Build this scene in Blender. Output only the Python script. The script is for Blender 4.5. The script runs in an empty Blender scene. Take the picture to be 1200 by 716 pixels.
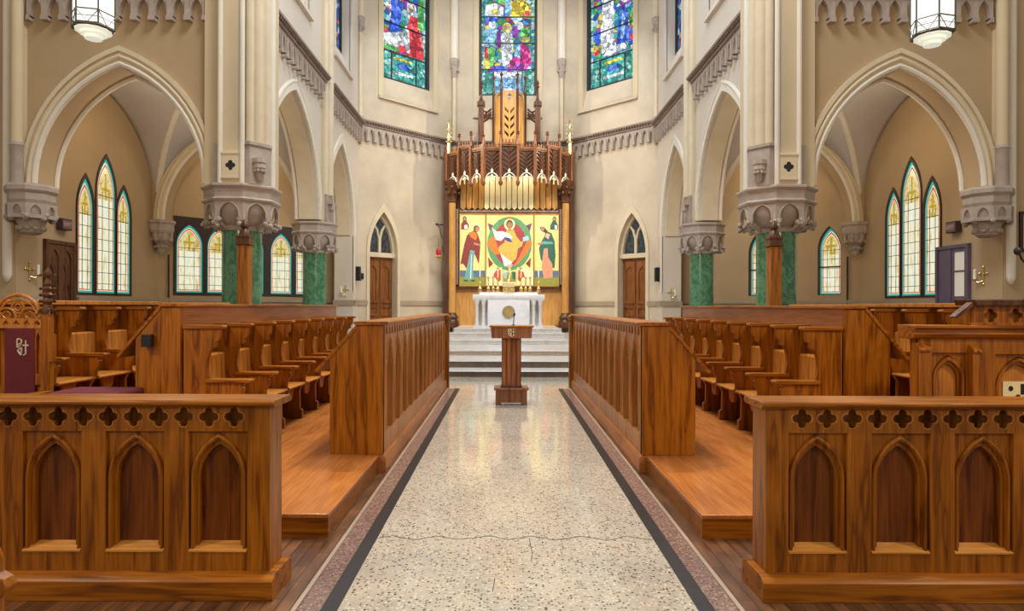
import bpy, bmesh, math, random
from mathutils import Vector, Matrix
from mathutils.geometry import tessellate_polygon
R = random.Random(7)
SC = bpy.context.scene
COL = SC.collection
PI = math.pi
OFF = {}
CAMX, CAMZ, FPX = -0.066, 1.5, 770.0

def at(px, py, Y):
    return Vector(((px - 592.5) / FPX * Y + CAMX, Y, CAMZ + (358.7 - py) / FPX * Y))

# ------------------------------------------------------------------ materials
def _nt(name):
    m = bpy.data.materials.new(name); m.use_nodes = True
    nt = m.node_tree
    b = nt.nodes['Principled BSDF']
    return m, nt, b
def N(nt, typ, **kw):
    n = nt.nodes.new(typ)
    for k, v in kw.items():
        if k.startswith('i_'):
            n.inputs[k[2:].replace('_', ' ')].default_value = v
        else:
            setattr(n, k, v)
    return n
def ramp(nt, stops, interp='LINEAR'):
    r = nt.nodes.new('ShaderNodeValToRGB'); r.color_ramp.interpolation = interp
    e = r.color_ramp.elements
    while len(e) < len(stops): e.new(0.5)
    for i, (p, c) in enumerate(stops):
        e[i].position = p; e[i].color = (*c, 1) if len(c) == 3 else c
    return r
def coords(nt, scale=(1, 1, 1)):
    t = nt.nodes.new('ShaderNodeTexCoord'); mp = nt.nodes.new('ShaderNodeMapping')
    mp.inputs['Scale'].default_value = scale
    nt.links.new(t.outputs['Object'], mp.inputs['Vector'])
    return mp.outputs['Vector']
def plain(name, c, rough=0.5, metal=0.0, var=0.12, scale=3.0, bump=0.0, spec=0.5):
    m, nt, b = _nt(name)
    L = nt.links.new
    n = N(nt, 'ShaderNodeTexNoise', i_Scale=scale, i_Detail=5.0, i_Roughness=0.6)
    L(coords(nt), n.inputs['Vector'])
    lo = tuple(x * (1 - var) for x in c); hi = tuple(min(1, x * (1 + var)) for x in c)
    r = ramp(nt, [(0.3, lo), (0.7, hi)]); L(n.outputs['Fac'], r.inputs['Fac']); L(r.outputs['Color'], b.inputs['Base Color'])
    b.inputs['Roughness'].default_value = rough; b.inputs['Metallic'].default_value = metal
    b.inputs['Specular IOR Level'].default_value = spec
    if bump:
        bp = N(nt, 'ShaderNodeBump', i_Strength=bump, i_Distance=0.01)
        n2 = N(nt, 'ShaderNodeTexNoise', i_Scale=scale * 12, i_Detail=3.0); L(coords(nt), n2.inputs['Vector'])
        L(n2.outputs['Fac'], bp.inputs['Height']); L(bp.outputs['Normal'], b.inputs['Normal'])
    return m
def wood(name, dark, mid, light, axis='z', rough=0.36, k=1.0, bold=0.65):
    """oak-like grain: broad soft figure plus fine pores, running along one axis"""
    m, nt, b = _nt(name); L = nt.links.new
    def sc(a, l): return {'z': (a, a, l), 'x': (l, a, a), 'y': (a, l, a)}[axis]
    n = N(nt, 'ShaderNodeTexNoise', i_Scale=1.0, i_Detail=2.0, i_Roughness=0.45, i_Distortion=0.25); L(coords(nt, sc(9 * k, 0.9 * k)), n.inputs['Vector'])
    mul = N(nt, 'ShaderNodeMath', operation='MULTIPLY'); mul.inputs[1].default_value = 6.0; L(n.outputs['Fac'], mul.inputs[0])
    pp = N(nt, 'ShaderNodeMath', operation='PINGPONG'); pp.inputs[1].default_value = 1.0; L(mul.outputs[0], pp.inputs[0])
    d2 = tuple(d * bold + mm * (1 - bold) for d, mm in zip(dark, mid))
    r = ramp(nt, [(0.0, d2), (0.28, mid), (1.0, light)]); L(pp.outputs[0], r.inputs['Fac'])
    n2 = N(nt, 'ShaderNodeTexNoise', i_Scale=1.0, i_Detail=2.0); L(coords(nt, sc(110, 3.0)), n2.inputs['Vector'])
    r2 = ramp(nt, [(0.38, (0.80, 0.76, 0.70)), (0.58, (1.04, 1.03, 1.02))]); L(n2.outputs['Fac'], r2.inputs['Fac'])
    n3 = N(nt, 'ShaderNodeTexNoise', i_Scale=1.3, i_Detail=1.0); L(coords(nt), n3.inputs['Vector'])
    r3 = ramp(nt, [(0.3, (0.84, 0.82, 0.80)), (0.7, (1.1, 1.1, 1.1))]); L(n3.outputs['Fac'], r3.inputs['Fac'])
    cur = r.outputs['Color']
    for o in (r2, r3):
        mx = N(nt, 'ShaderNodeMix', data_type='RGBA', blend_type='MULTIPLY'); mx.inputs[0].default_value = 1.0
        L(cur, mx.inputs[6]); L(o.outputs['Color'], mx.inputs[7]); cur = mx.outputs[2]
    L(cur, b.inputs['Base Color']); b.inputs['Roughness'].default_value = rough; b.inputs['Specular IOR Level'].default_value = 0.25
    b.inputs['Coat Weight'].default_value = 0.12; b.inputs['Coat Roughness'].default_value = 0.16
    return m
def marble(name, c, vein, rough=0.2, scale=2.5, bal=0.5):
    m, nt, b = _nt(name); L = nt.links.new
    n = N(nt, 'ShaderNodeTexNoise', i_Scale=scale, i_Detail=8.0, i_Roughness=0.65, i_Distortion=2.2); L(coords(nt), n.inputs['Vector'])
    r = ramp(nt, [(0.25, tuple(x * 0.75 for x in c)), (0.48, c), (bal + 0.06, vein), (bal + 0.12, c), (0.8, tuple(min(1, x * 1.15) for x in c))])
    L(n.outputs['Fac'], r.inputs['Fac']); L(r.outputs['Color'], b.inputs['Base Color']); b.inputs['Roughness'].default_value = rough
    return m
def terrazzo(name, base, spots, rough=0.22, scale=55):
    m, nt, b = _nt(name); L = nt.links.new
    v = N(nt, 'ShaderNodeTexVoronoi', i_Scale=scale); L(coords(nt), v.inputs['Vector'])
    r = ramp(nt, spots, 'CONSTANT'); sep = N(nt, 'ShaderNodeSeparateColor'); L(v.outputs['Color'], sep.inputs[0]); L(sep.outputs[0], r.inputs['Fac'])
    d = ramp(nt, [(0.36, (1, 1, 1)), (0.52, (0, 0, 0))]); L(v.outputs['Distance'], d.inputs['Fac'])
    n = N(nt, 'ShaderNodeTexNoise', i_Scale=2.2, i_Detail=5.0); L(coords(nt), n.inputs['Vector'])
    rb = ramp(nt, [(0.3, tuple(x * 0.86 for x in base)), (0.7, tuple(x * 1.1 for x in base))]); L(n.outputs['Fac'], rb.inputs['Fac'])
    mx = N(nt, 'ShaderNodeMix', data_type='RGBA'); L(d.outputs['Color'], mx.inputs[0]); L(rb.outputs['Color'], mx.inputs[6]); L(r.outputs['Color'], mx.inputs[7])
    L(mx.outputs[2], b.inputs['Base Color']); b.inputs['Roughness'].default_value = rough
    return m
def emis(name, c, s=1.0):
    m, nt, b = _nt(name)
    b.inputs['Base Color'].default_value = (*[x * 0.5 for x in c], 1)
    b.inputs['Emission Color'].default_value = (*c, 1); b.inputs['Emission Strength'].default_value = s
    return m
def glass_mosaic(name, stops, s=1.0, scale=9, lead=0.035, stretch=(1, 1, 1)):
    """lit leaded glass: voronoi pieces tinted from a palette, dark lead between"""
    m, nt, b = _nt(name); L = nt.links.new
    v = coords(nt, stretch)
    vo = N(nt, 'ShaderNodeTexVoronoi', i_Scale=scale); L(v, vo.inputs['Vector'])
    ve = N(nt, 'ShaderNodeTexVoronoi', feature='DISTANCE_TO_EDGE', i_Scale=scale); L(v, ve.inputs['Vector'])
    sep = N(nt, 'ShaderNodeSeparateColor'); L(vo.outputs['Color'], sep.inputs[0])
    r = ramp(nt, stops, 'CONSTANT'); L(sep.outputs[0], r.inputs['Fac'])
    br = ramp(nt, [(0.0, (0.55,) * 3), (1.0, (1.2,) * 3)]); L(sep.outputs[1], br.inputs['Fac'])
    n = N(nt, 'ShaderNodeTexNoise', i_Scale=14.0, i_Detail=3.0); L(coords(nt), n.inputs['Vector'])
    nr = ramp(nt, [(0.3, (0.7,) * 3), (0.7, (1.2,) * 3)]); L(n.outputs['Fac'], nr.inputs['Fac'])
    e = ramp(nt, [(lead * 0.5, (0.02,) * 3), (lead, (1,) * 3)]); L(ve.outputs['Distance'], e.inputs['Fac'])
    cur = r.outputs['Color']
    for o in (br, nr, e):
        mx = N(nt, 'ShaderNodeMix', data_type='RGBA', blend_type='MULTIPLY'); mx.inputs[0].default_value = 1.0
        L(cur, mx.inputs[6]); L(o.outputs['Color'], mx.inputs[7]); cur = mx.outputs[2]
    b.inputs['Base Color'].default_value = (0.02, 0.02, 0.02, 1)
    L(cur, b.inputs['Emission Color']); b.inputs['Emission Strength'].default_value = s
    b.inputs['Roughness'].default_value = 0.6; b.inputs['Specular IOR Level'].default_value = 0.15
    return m
def glass_streak(name, stops, s=1.0, sc=(9, 9, 0.9)):
    m, nt, b = _nt(name); L = nt.links.new
    n = N(nt, 'ShaderNodeTexNoise', i_Scale=2.0, i_Detail=4.0, i_Roughness=0.7); L(coords(nt, sc), n.inputs['Vector'])
    r = ramp(nt, stops); L(n.outputs['Fac'], r.inputs['Fac'])
    b.inputs['Base Color'].default_value = (0.05, 0.05, 0.05, 1)
    L(r.outputs['Color'], b.inputs['Emission Color']); b.inputs['Emission Strength'].default_value = s
    b.inputs['Roughness'].default_value = 0.2
    return m

oak = ((0.085, 0.022, 0.002), (0.27, 0.085, 0.0045), (0.37, 0.130, 0.009))
M = {}
M['oak'] = wood('honey_oak', *oak, k=1.6)
M['oak_x'] = wood('honey_oak_along', *oak, axis='x', k=1.6)
M['oak_y'] = wood('honey_oak_lengthwise', *oak, axis='y', k=1.6)
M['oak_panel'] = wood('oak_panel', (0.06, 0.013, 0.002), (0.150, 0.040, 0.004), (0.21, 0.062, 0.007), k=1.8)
M['oak_light'] = wood('oak_light', (0.26, 0.085, 0.012), (0.44, 0.165, 0.024), (0.53, 0.22, 0.04), k=1.5)
M['oak_light_x'] = wood('oak_light_along', (0.34, 0.12, 0.02), (0.56, 0.24, 0.05), (0.66, 0.32, 0.08), axis='x')
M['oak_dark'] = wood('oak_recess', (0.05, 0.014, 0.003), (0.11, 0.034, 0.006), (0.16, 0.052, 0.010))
M['oak_pink'] = wood('oak_pinkish', (0.28, 0.095, 0.028), (0.38, 0.145, 0.048), (0.44, 0.18, 0.065), axis='y', k=0.8)
M['oak_rail_lit'] = wood('oak_rail_lit', (0.28, 0.10, 0.025), (0.42, 0.165, 0.045), (0.50, 0.22, 0.07))  # lightened oak: bounce light from the aisle put into the colour
M['oak_floor'] = wood('oak_platform', (0.32, 0.105, 0.024), (0.43, 0.15, 0.036), (0.48, 0.185, 0.05), axis='y', rough=0.24, k=0.7, bold=0.35)
M['walnut'] = wood('walnut', (0.038, 0.014, 0.006), (0.085, 0.032, 0.013), (0.13, 0.053, 0.022))
M['lectern'] = wood('lectern_wood', (0.16, 0.055, 0.022), (0.37, 0.15, 0.07), (0.45, 0.20, 0.10))
M['carved'] = wood('carved_oak', (0.03, 0.011, 0.005), (0.065, 0.024, 0.010), (0.10, 0.04, 0.017))
M['oak_brown'] = wood('brown_oak', (0.09, 0.032, 0.012), (0.175, 0.068, 0.027), (0.23, 0.095, 0.04))
M['gold_oak'] = wood('golden_oak', (0.34, 0.15, 0.035), (0.50, 0.255, 0.07), (0.58, 0.32, 0.10), bold=0.35)
M['door'] = wood('door_wood', (0.11, 0.035, 0.01), (0.23, 0.082, 0.022), (0.29, 0.11, 0.034))
M['tan'] = plain('tan_plaster', (0.43, 0.305, 0.165), 0.75, var=0.07, scale=0.8, bump=0.03)
M['cream'] = plain('cream_plaster', (0.62, 0.50, 0.31), 0.7, var=0.06, scale=0.7, bump=0.03)
M['apse'] = plain('apse_plaster', (0.57, 0.475, 0.34), 0.7, var=0.15, scale=0.8, bump=0.03)
M['lilac'] = plain('pale_plaster', (0.64, 0.56, 0.45), 0.7, var=0.07, scale=0.6, bump=0.03)
M['vault'] = plain('vault_plaster', (0.50, 0.46, 0.42), 0.75, var=0.05, scale=0.7)
M['white'] = plain('white_moulding', (0.74, 0.68, 0.56), 0.55, var=0.05)
M['mould'] = plain('cream_moulding', (0.66, 0.55, 0.37), 0.55, var=0.06)
M['stone'] = plain('grey_stone', (0.40, 0.325, 0.265), 0.6, var=0.15, scale=5, bump=0.05)
M['stone_dark'] = plain('mauve_stone', (0.25, 0.18, 0.14), 0.6, var=0.15, scale=5, bump=0.05)
M['dado'] = plain('dado_stone', (0.36, 0.28, 0.19), 0.5, var=0.08)
M['green'] = marble('green_marble', (0.05, 0.17, 0.075), (0.12, 0.28, 0.15), 0.2, scale=2.2)
M['marble'] = marble('white_marble', (0.78, 0.75, 0.71), (0.66, 0.63, 0.58), 0.25, scale=1.2)
M['marble_white'] = marble('altar_marble', (0.84, 0.85, 0.88), (0.79, 0.80, 0.84), 0.3, scale=1.0)
M['step_tan'] = marble('tan_step_riser', (0.50, 0.40, 0.31), (0.42, 0.33, 0.25), 0.35)
M['step_dark'] = marble('grey_step_riser', (0.13, 0.095, 0.065), (0.17, 0.13, 0.09), 0.4)
M['terrazzo'] = terrazzo('terrazzo', (0.43, 0.40, 0.345), [(0, (0.06, 0.055, 0.05)), (0.14, (0.20, 0.17, 0.12)), (0.3, (0.62, 0.56, 0.45)), (0.5, (0.44, 0.36, 0.25)), (0.75, (0.50, 0.45, 0.36))], scale=58, rough=0.10)
M['terrazzo_pink'] = terrazzo('terrazzo_mauve', (0.20, 0.125, 0.105), [(0, (0.08, 0.05, 0.05)), (0.3, (0.36, 0.27, 0.24)), (0.6, (0.22, 0.14, 0.12))], scale=70)
M['black_strip'] = plain('black_terrazzo', (0.017, 0.016, 0.018), 0.45, var=0.3, scale=20, spec=.3)
M['bead'] = plain('worn_metal_bead', (0.46, 0.36, 0.28), 0.3, metal=0.3)
M['black'] = plain('black_plastic', (0.012, 0.012, 0.014), 0.4)
M['iron'] = plain('dark_iron', (0.035, 0.03, 0.028), 0.45, metal=0.6)
M['bronze'] = plain('lantern_bronze', (0.12, 0.12, 0.10), 0.4, metal=0.8)
M['gold'] = plain('polished_gold', (0.85, 0.62, 0.22), 0.25, metal=1.0, var=0.1)
M['brass'] = plain('brass', (0.72, 0.55, 0.25), 0.3, metal=0.9)
M['silver'] = plain('gilded_silver', (0.66, 0.60, 0.47), 0.35, metal=0.4)
M['ivory'] = plain('ivory_paint', (0.78, 0.68, 0.40), 0.4, var=0.08)
M['disc'] = plain('bronze_disc', (0.40, 0.31, 0.15), 0.45, metal=0.3, var=0.2, scale=12)
M['burgundy'] = plain('burgundy_velvet', (0.11, 0.010, 0.018), 0.9, var=0.15, scale=8)
M['wax'] = plain('candle_wax', (0.85, 0.80, 0.68), 0.5, var=0.03)
M['purple'] = plain('purple_grey_paint', (0.11, 0.085, 0.13), 0.45)
M['dark_wood_frame'] = plain('dark_window_frame', (0.035, 0.015, 0.012), 0.5)
M['lead'] = plain('window_lead', (0.02, 0.022, 0.02), 0.5)
M['dim_glass'] = glass_mosaic('faint_glow_leaded_glass', [(0, (0.10, 0.12, 0.13)), (0.3, (0.18, 0.18, 0.17)), (0.6, (0.07, 0.08, 0.10)), (0.8, (0.24, 0.20, 0.16))], 0.35, 11)  # dim leaded glass given a weak glow of its own
M['lamp_glass'] = emis('lantern_glass', (1.0, 0.97, 0.91), 1.0)
M['lamp_hot'] = emis('lantern_bottom_glass', (0.93, 0.95, 0.80), 0.62)
M['amber'] = glass_streak('amber_streaked_glass', [(0.3, (0.50, 0.34, 0.08)), (0.42, (0.80, 0.72, 0.36)), (0.52, (0.92, 0.92, 0.78)), (0.62, (0.70, 0.78, 0.55)), (0.72, (0.85, 0.62, 0.2))], 0.95)
M['amber_deep'] = glass_streak('amber_figured_glass', [(0.3, (0.42, 0.22, 0.03)), (0.45, (0.75, 0.52, 0.1)), (0.55, (0.85, 0.80, 0.45)), (0.7, (0.45, 0.50, 0.15))], 0.85, (6, 6, 4))
M['teal_glass'] = emis('teal_border_glass', (0.03, 0.36, 0.30), 0.8)
M['red_glass'] = emis('red_border_glass', (0.62, 0.10, 0.04), 0.7)
M['gold_glass'] = emis('gold_cross_glass', (0.42, 0.30, 0.02), 0.8)
M['ruby'] = emis('ruby_lamp_glass', (0.55, 0.01, 0.02), 0.35)
M['pane'] = emis('daylit_pane', (0.50, 0.43, 0.34), 0.75)
M['sign_text'] = emis('dim_sign_letters', (0.42, 0.25, 0.24), 0.5)
M['sign_box'] = plain('brown_sign_box', (0.06, 0.03, 0.03), 0.5)
M['sign_face'] = plain('sign_face', (0.16, 0.09, 0.09), 0.4)
def parquet():
    m, nt, b = _nt('worn_parquet'); L = nt.links.new
    t = nt.nodes.new('ShaderNodeTexCoord'); mp = nt.nodes.new('ShaderNodeMapping')
    mp.inputs['Rotation'].default_value = (0, 0, PI / 2)
    L(t.outputs['Object'], mp.inputs['Vector'])
    br = N(nt, 'ShaderNodeTexBrick', i_Scale=1.0)
    br.inputs['Brick Width'].default_value = 0.42; br.inputs['Row Height'].default_value = 0.075; br.inputs['Mortar Size'].default_value = 0.003
    br.inputs['Color1'].default_value = (0.085, 0.038, 0.018, 1); br.inputs['Color2'].default_value = (0.16, 0.075, 0.036, 1); br.inputs['Mortar'].default_value = (0.03, 0.015, 0.008, 1)
    L(mp.outputs['Vector'], br.inputs['Vector'])
    n = N(nt, 'ShaderNodeTexNoise', i_Scale=6.0, i_Detail=6.0); L(coords(nt, (3, 0.6, 1)), n.inputs['Vector'])
    r = ramp(nt, [(0.35, (0.7,) * 3), (0.7, (1.5, 1.45, 1.4))]); L(n.outputs['Fac'], r.inputs['Fac'])
    mx = N(nt, 'ShaderNodeMix', data_type='RGBA', blend_type='MULTIPLY'); mx.inputs[0].default_value = 1.0
    L(br.outputs['Color'], mx.inputs[6]); L(r.outputs['Color'], mx.inputs[7]); L(mx.outputs[2], b.inputs['Base Color'])
    b.inputs['Roughness'].default_value = 0.3
    return m
M['parquet'] = parquet()

# ------------------------------------------------------------------ mesh builder
class Fr:
    """frame: u along du, v along dv, t along dn, from origin o"""
    def __init__(s, o, du, dn, dv=(0, 0, 1)):
        s.o, s.du, s.dv, s.dn = Vector(o), Vector(du).normalized(), Vector(dv).normalized(), Vector(dn).normalized()
    def __call__(s, u, v, t=0.0):
        return s.o + s.du * u + s.dv * v + s.dn * t

class MB:
    def __init__(s): s.v, s.f, s.m, s.slots, s.cur = [], [], [], [], 0
    def mat(s, m):
        if m not in s.slots: s.slots.append(m)
        s.cur = s.slots.index(m); return s
    def add(s, vs, fs):
        b = len(s.v); s.v.extend(Vector(p) for p in vs)
        for f in fs: s.f.append([b + i for i in f]); s.m.append(s.cur)
        return s
    def box(s, x0, x1, y0, y1, z0, z1):
        x0, x1 = sorted((x0, x1)); y0, y1 = sorted((y0, y1)); z0, z1 = sorted((z0, z1))
        vs = [(x, y, z) for z in (z0, z1) for y in (y0, y1) for x in (x0, x1)]
        return s.add(vs, [(0, 2, 3, 1), (4, 5, 7, 6), (0, 1, 5, 4), (2, 6, 7, 3), (0, 4, 6, 2), (1, 3, 7, 5)])
    def fbox(s, fr, u0, u1, v0, v1, t0, t1):
        return s.slab(fr, [[(u0, v0), (u1, v0), (u1, v1), (u0, v1)]], t0, t1)
    def slab(s, fr, loops, t0, t1):
        loops = [[Vector((p[0], p[1], 0)) for p in l] for l in loops]
        tris = tessellate_polygon(loops)
        flat = [p for l in loops for p in l]; n = len(flat)
        vs = [fr(p.x, p.y, t0) for p in flat] + [fr(p.x, p.y, t1) for p in flat]
        fs = []
        hand = fr.du.cross(fr.dv).dot(fr.dn) * (1 if t1 > t0 else -1)
        for a, b_, c in tris:
            A, B, C = flat[a], flat[b_], flat[c]
            ccw = (B - A).cross(C - A).z > 0
            if ccw != (hand > 0): a, c = c, a
            fs.append((n + a, n + b_, n + c)); fs.append((c, b_, a))
        k = 0
        for li, l in enumerate(loops):
            area = sum(l[i].x * l[(i + 1) % len(l)].y - l[(i + 1) % len(l)].x * l[i].y for i in range(len(l)))
            ccw = (area > 0) == (li == 0)
            for i in range(len(l)):
                a, b_ = k + i, k + (i + 1) % len(l)
                q = (a, b_, n + b_, n + a)
                fs.append(q if ccw == (hand > 0) else q[::-1])
            k += len(l)
        return s.add(vs, fs)
    def tube(s, path, r, n=8, cap=True):
        path = [Vector(p) for p in path]
        rs = r if isinstance(r, (list, tuple)) else [r] * len(path)
        vs, fs = [], []
        up = None
        for i, p in enumerate(path):
            d = (path[min(i + 1, len(path) - 1)] - path[max(i - 1, 0)]).normalized()
            if up is None:
                up = Vector((0, 0, 1)) if abs(d.z) < 0.9 else Vector((1, 0, 0))
            a = d.cross(up).normalized(); b = a.cross(d).normalized(); up = b
            for k in range(n):
                w = 2 * PI * k / n
                vs.append(p + (a * math.cos(w) + b * math.sin(w)) * rs[i])
        for i in range(len(path) - 1):
            for k in range(n):
                fs.append((i * n + k, i * n + (k + 1) % n, (i + 1) * n + (k + 1) % n, (i + 1) * n + k))
        if cap:
            fs.append(tuple(range(n))[::-1]); fs.append(tuple((len(path) - 1) * n + k for k in range(n)))
        return s.add(vs, fs)
    def lathe(s, c, prof, n=16, a0=0.0, sq=1.0):
        c = Vector(c); vs, fs = [], []
        for r, z in prof:
            for k in range(n):
                w = 2 * PI * k / n + a0
                vs.append(c + Vector((math.cos(w) * r, math.sin(w) * r * sq, z)))
        for i in range(len(prof) - 1):
            for k in range(n):
                fs.append((i * n + k, i * n + (k + 1) % n, (i + 1) * n + (k + 1) % n, (i + 1) * n + k))
        fs.append(tuple(range(n))[::-1]); fs.append(tuple((len(prof) - 1) * n + k for k in range(n)))
        return s.add(vs, fs)
    def blob(s, c, r, n=7, sz=1.0):
        pr = [(max(1e-4, r * math.sin(PI * i / 5)), -r * sz * math.cos(PI * i / 5)) for i in range(6)]
        return s.lathe(c, pr, n, R.random() * 3)
    def build(s, name, mat=None, parent=None, bevel=0.0, smooth=0.6, kind=None, recalc=True):
        off = OFF.get(parent.name, Vector()) if parent else Vector()
        me = bpy.data.meshes.new(name)
        me.from_pydata([tuple(p - off) for p in s.v], [], s.f)
        if mat is not None: me.materials.append(mat)
        else:
            for m in s.slots: me.materials.append(m)
            me.polygons.foreach_set('material_index', s.m)
        if recalc:
            bm = bmesh.new(); bm.from_mesh(me)
            bmesh.ops.recalc_face_normals(bm, faces=bm.faces); bm.to_mesh(me); bm.free()
        me.polygons.foreach_set('use_smooth', [True] * len(me.polygons))
        me.set_sharp_from_angle(angle=smooth)
        me.update()
        o = bpy.data.objects.new(name, me); COL.objects.link(o)
        if parent:
            o.parent = parent; OFF[o.name] = off
        else: OFF[o.name] = Vector()
        if bevel:
            b = o.modifiers.new('Bevel', 'BEVEL'); b.width = bevel; b.segments = 2; b.limit_method = 'ANGLE'; b.angle_limit = 0.7
        if kind: o['kind'] = kind
        return o

def thing(name, label, cat, loc=(0, 0, 0), group=None, kind=None):
    o = bpy.data.objects.new(name, None); COL.objects.link(o); o.location = loc; o.empty_display_size = 0.1
    OFF[o.name] = Vector(loc)
    if kind: o['kind'] = kind
    else: o['label'] = label; o['category'] = cat
    if group: o['group'] = group
    return o
def tag(o, label, cat, group=None):
    o['label'] = label; o['category'] = cat
    if group: o['group'] = group
    return o
def kids(o): return [c for c in bpy.data.objects if c.parent == o]
def rep(o, d, parent=None):
    """copy of a part (and its sub-parts) moved by d"""
    c = o.copy(); COL.objects.link(c); c.location = o.location + Vector(d)
    if parent: c.parent = parent
    OFF[c.name] = OFF.get(o.name, Vector())
    for k in kids(o): 
        k2 = k.copy(); COL.objects.link(k2); k2.parent = c
    return c
def copy_thing(o, loc, label, group=None):
    c = o.copy(); COL.objects.link(c); c.location = loc; c['label'] = label
    if group: c['group'] = group
    for k in kids(o):
        k2 = k.copy(); COL.objects.link(k2); k2.parent = c
        for g in kids(k):
            g2 = g.copy(); COL.objects.link(g2); g2.parent = k2
    return c

def arch(hs, rise, n=10, c=0.0, z=0.0):
    """pointed arch from (c-hs,z) over the apex to (c+hs,z)"""
    Rr = (rise * rise + hs * hs) / (2 * hs); th = math.asin(min(1, rise / Rr))
    if Rr < hs: th = PI - th
    right = [(hs - Rr + Rr * math.cos(th * i / n), Rr * math.sin(th * i / n)) for i in range(n + 1)]
    left = [(-x, y) for x, y in right]
    pts = left + right[-2::-1]
    return [(c + x, z + y) for x, y in pts]
def arch_h(x, hs, rise):
    Rr = (rise * rise + hs * hs) / (2 * hs)
    q = abs(x) - (hs - Rr)
    return math.sqrt(max(0, Rr * Rr - q * q))
def band(mb, fr, hs, rise, w0, w1, t0, t1, c=0, z=0, leg=0.0, n=14):
    """arch moulding ring between offsets w0 and w1 outside the opening, with straight legs"""
    k0, k1 = (hs + w0), (hs + w1)
    a0 = arch(k0, rise * k0 / hs, n, c, z); a1 = arch(k1, rise * k1 / hs, n, c, z)
    loop = [(a1[0][0], z - leg)] + a1 + [(a1[-1][0], z - leg), (a0[-1][0], z - leg)] + a0[::-1] + [(a0[0][0], z - leg)]
    if leg == 0: loop = a1 + a0[::-1]
    mb.slab(fr, [loop], t0, t1)
def arch_tube(mb, fr, hs, rise, w, t, r, c=0, z=0, leg=0.0, n=14):
    k = hs + w; a = arch(k, rise * k / hs, n, c, z)
    if leg: a = [(a[0][0], z - leg)] + a + [(a[-1][0], z - leg)]
    mb.tube([fr(u, v, t) for u, v in a], r, 8)
def oval(cx, cy, rx, ry, n=20):
    return [(cx + rx * math.cos(2 * PI * i / n), cy + ry * math.sin(2 * PI * i / n)) for i in range(n)]
def quatrefoil(cx, cy, r, n=6):
    """outline of four lobes, lobe radius r*0.5"""
    pts = []
    for q in range(4):
        a = q * PI / 2
        lc = (cx + math.cos(a) * r * 0.52, cy + math.sin(a) * r * 0.52)
        for i in range(n + 1):
            w = a - 1.75 + 3.5 * i / n
            pts.append((lc[0] + math.cos(w) * r * 0.46, lc[1] + math.sin(w) * r * 0.46))
    return pts
def S(mb, name, mat=None, **k): return mb.build(name, mat, kind='structure', **k)

# ------------------------------------------------------------------ floor
mb = MB(); mb.box(-0.89, 0.89, -1.5, 11.95, -0.06, 0); mb.box(-5.0, 5.0, 11.95, 13.9, -0.06, 0); S(mb, 'floor', M['terrazzo'])
tr = 0
def trim(mb, mat=None, **k):
    global tr; tr += 1
    return S(mb, 'trim_%d' % tr, mat, **k)
for s in (-1, 1):
    trim(MB().box(s * 0.89, s * 0.975, -1.5, 11.95, -0.06, 0.0015), M['black_strip'])
    trim(MB().box(s * 0.975, s * 1.09, -1.5, 11.95, -0.06, 0.001), M['terrazzo_pink'])
    trim(MB().box(s * 1.09, s * 1.115, -1.5, 11.95, -0.06, 0.012), M['bead'], bevel=0.004)
    mb = MB(); mb.box(s * 1.115, s * 16, -1.5, 11.95, -0.06, 0.0); mb.box(s * 5.0, s * 16, 11.95, 23, -0.06, 0); S(mb, 'floor_parquet', M['parquet'])
# hairline cracks in the terrazzo
mb = MB(); y = 4.25; p = []
for i in range(41):
    p.append((-0.88 + 1.76 * i / 40, y + 0.03 * math.sin(i * 0.9) + R.uniform(-0.012, 0.012), 0.0004))
mb.tube(p, 0.0028, 4)
mb.tube([(0.09, 4.25, 0.0004), (0.10, 4.0, 0.0004), (0.09, 3.86, 0.0004)], 0.002, 4)
mb.tube([(-0.12, 3.62, 0.0004), (-0.13, 3.45, 0.0004)], 0.002, 4)
o = trim(mb, M['lead'])
# choir platforms
for s in (-1, 1):
    mb = MB(); mb.box(s * 1.21, s * 2.97, 4.25, 11.55, 0, 0.125); 
    pf = S(mb, 'floor_platform', M['oak_x'])
    n_ = MB().box(s * 1.205, s * 2.97, 4.24, 11.56, 0.125, 0.155).build('platform_boards', M['oak_floor'], pf, bevel=0.006)
    mb = MB(); mb.box(s * 2.97, s * 5.0, 4.1, 11.55, 0, 0.31); S(mb, 'floor_platform', M['oak_x'])
# chancel steps
st = [(13.9, 14.7, 0.125, 5.0), (14.7, 16.4, 0.27, 5.0), (16.4, 18.8, 0.40, 5.0), (18.8, 20.4, 0.53, 2.7), (20.4, 21.3, 0.66, 1.78), (21.3, 24.7, 0.775, 1.75)]
z0 = 0
for i, (a, b, z, w) in enumerate(st):
    mb = MB()
    e = .014 if i < 2 else .035
    mb.mat(M['marble']).box(-w, w, a - 0.03, 22.1 if w == 5 else 24.9, z - e, z)
    mb.mat(M['step_dark'] if i < 2 else M['step_tan'] if i == 2 else M['marble']).box(-w, w, a, 22.1 if w == 5 else 24.9, z0 - (0.0 if i else 0.05), z - e)
    S(mb, 'chancel_step', bevel=0.008)
    z0 = z
mb = MB(); mb.slab(Fr((0, 0, 0), (1, 0, 0), (0, 0, 1), (0, 1, 0)), [[(-5.05, 22.1), (5.05, 22.1), (2.11, 25.2), (-2.11, 25.2)]], 0.0, 0.40); S(mb, 'floor_sanctuary', M['marble'])

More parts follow.
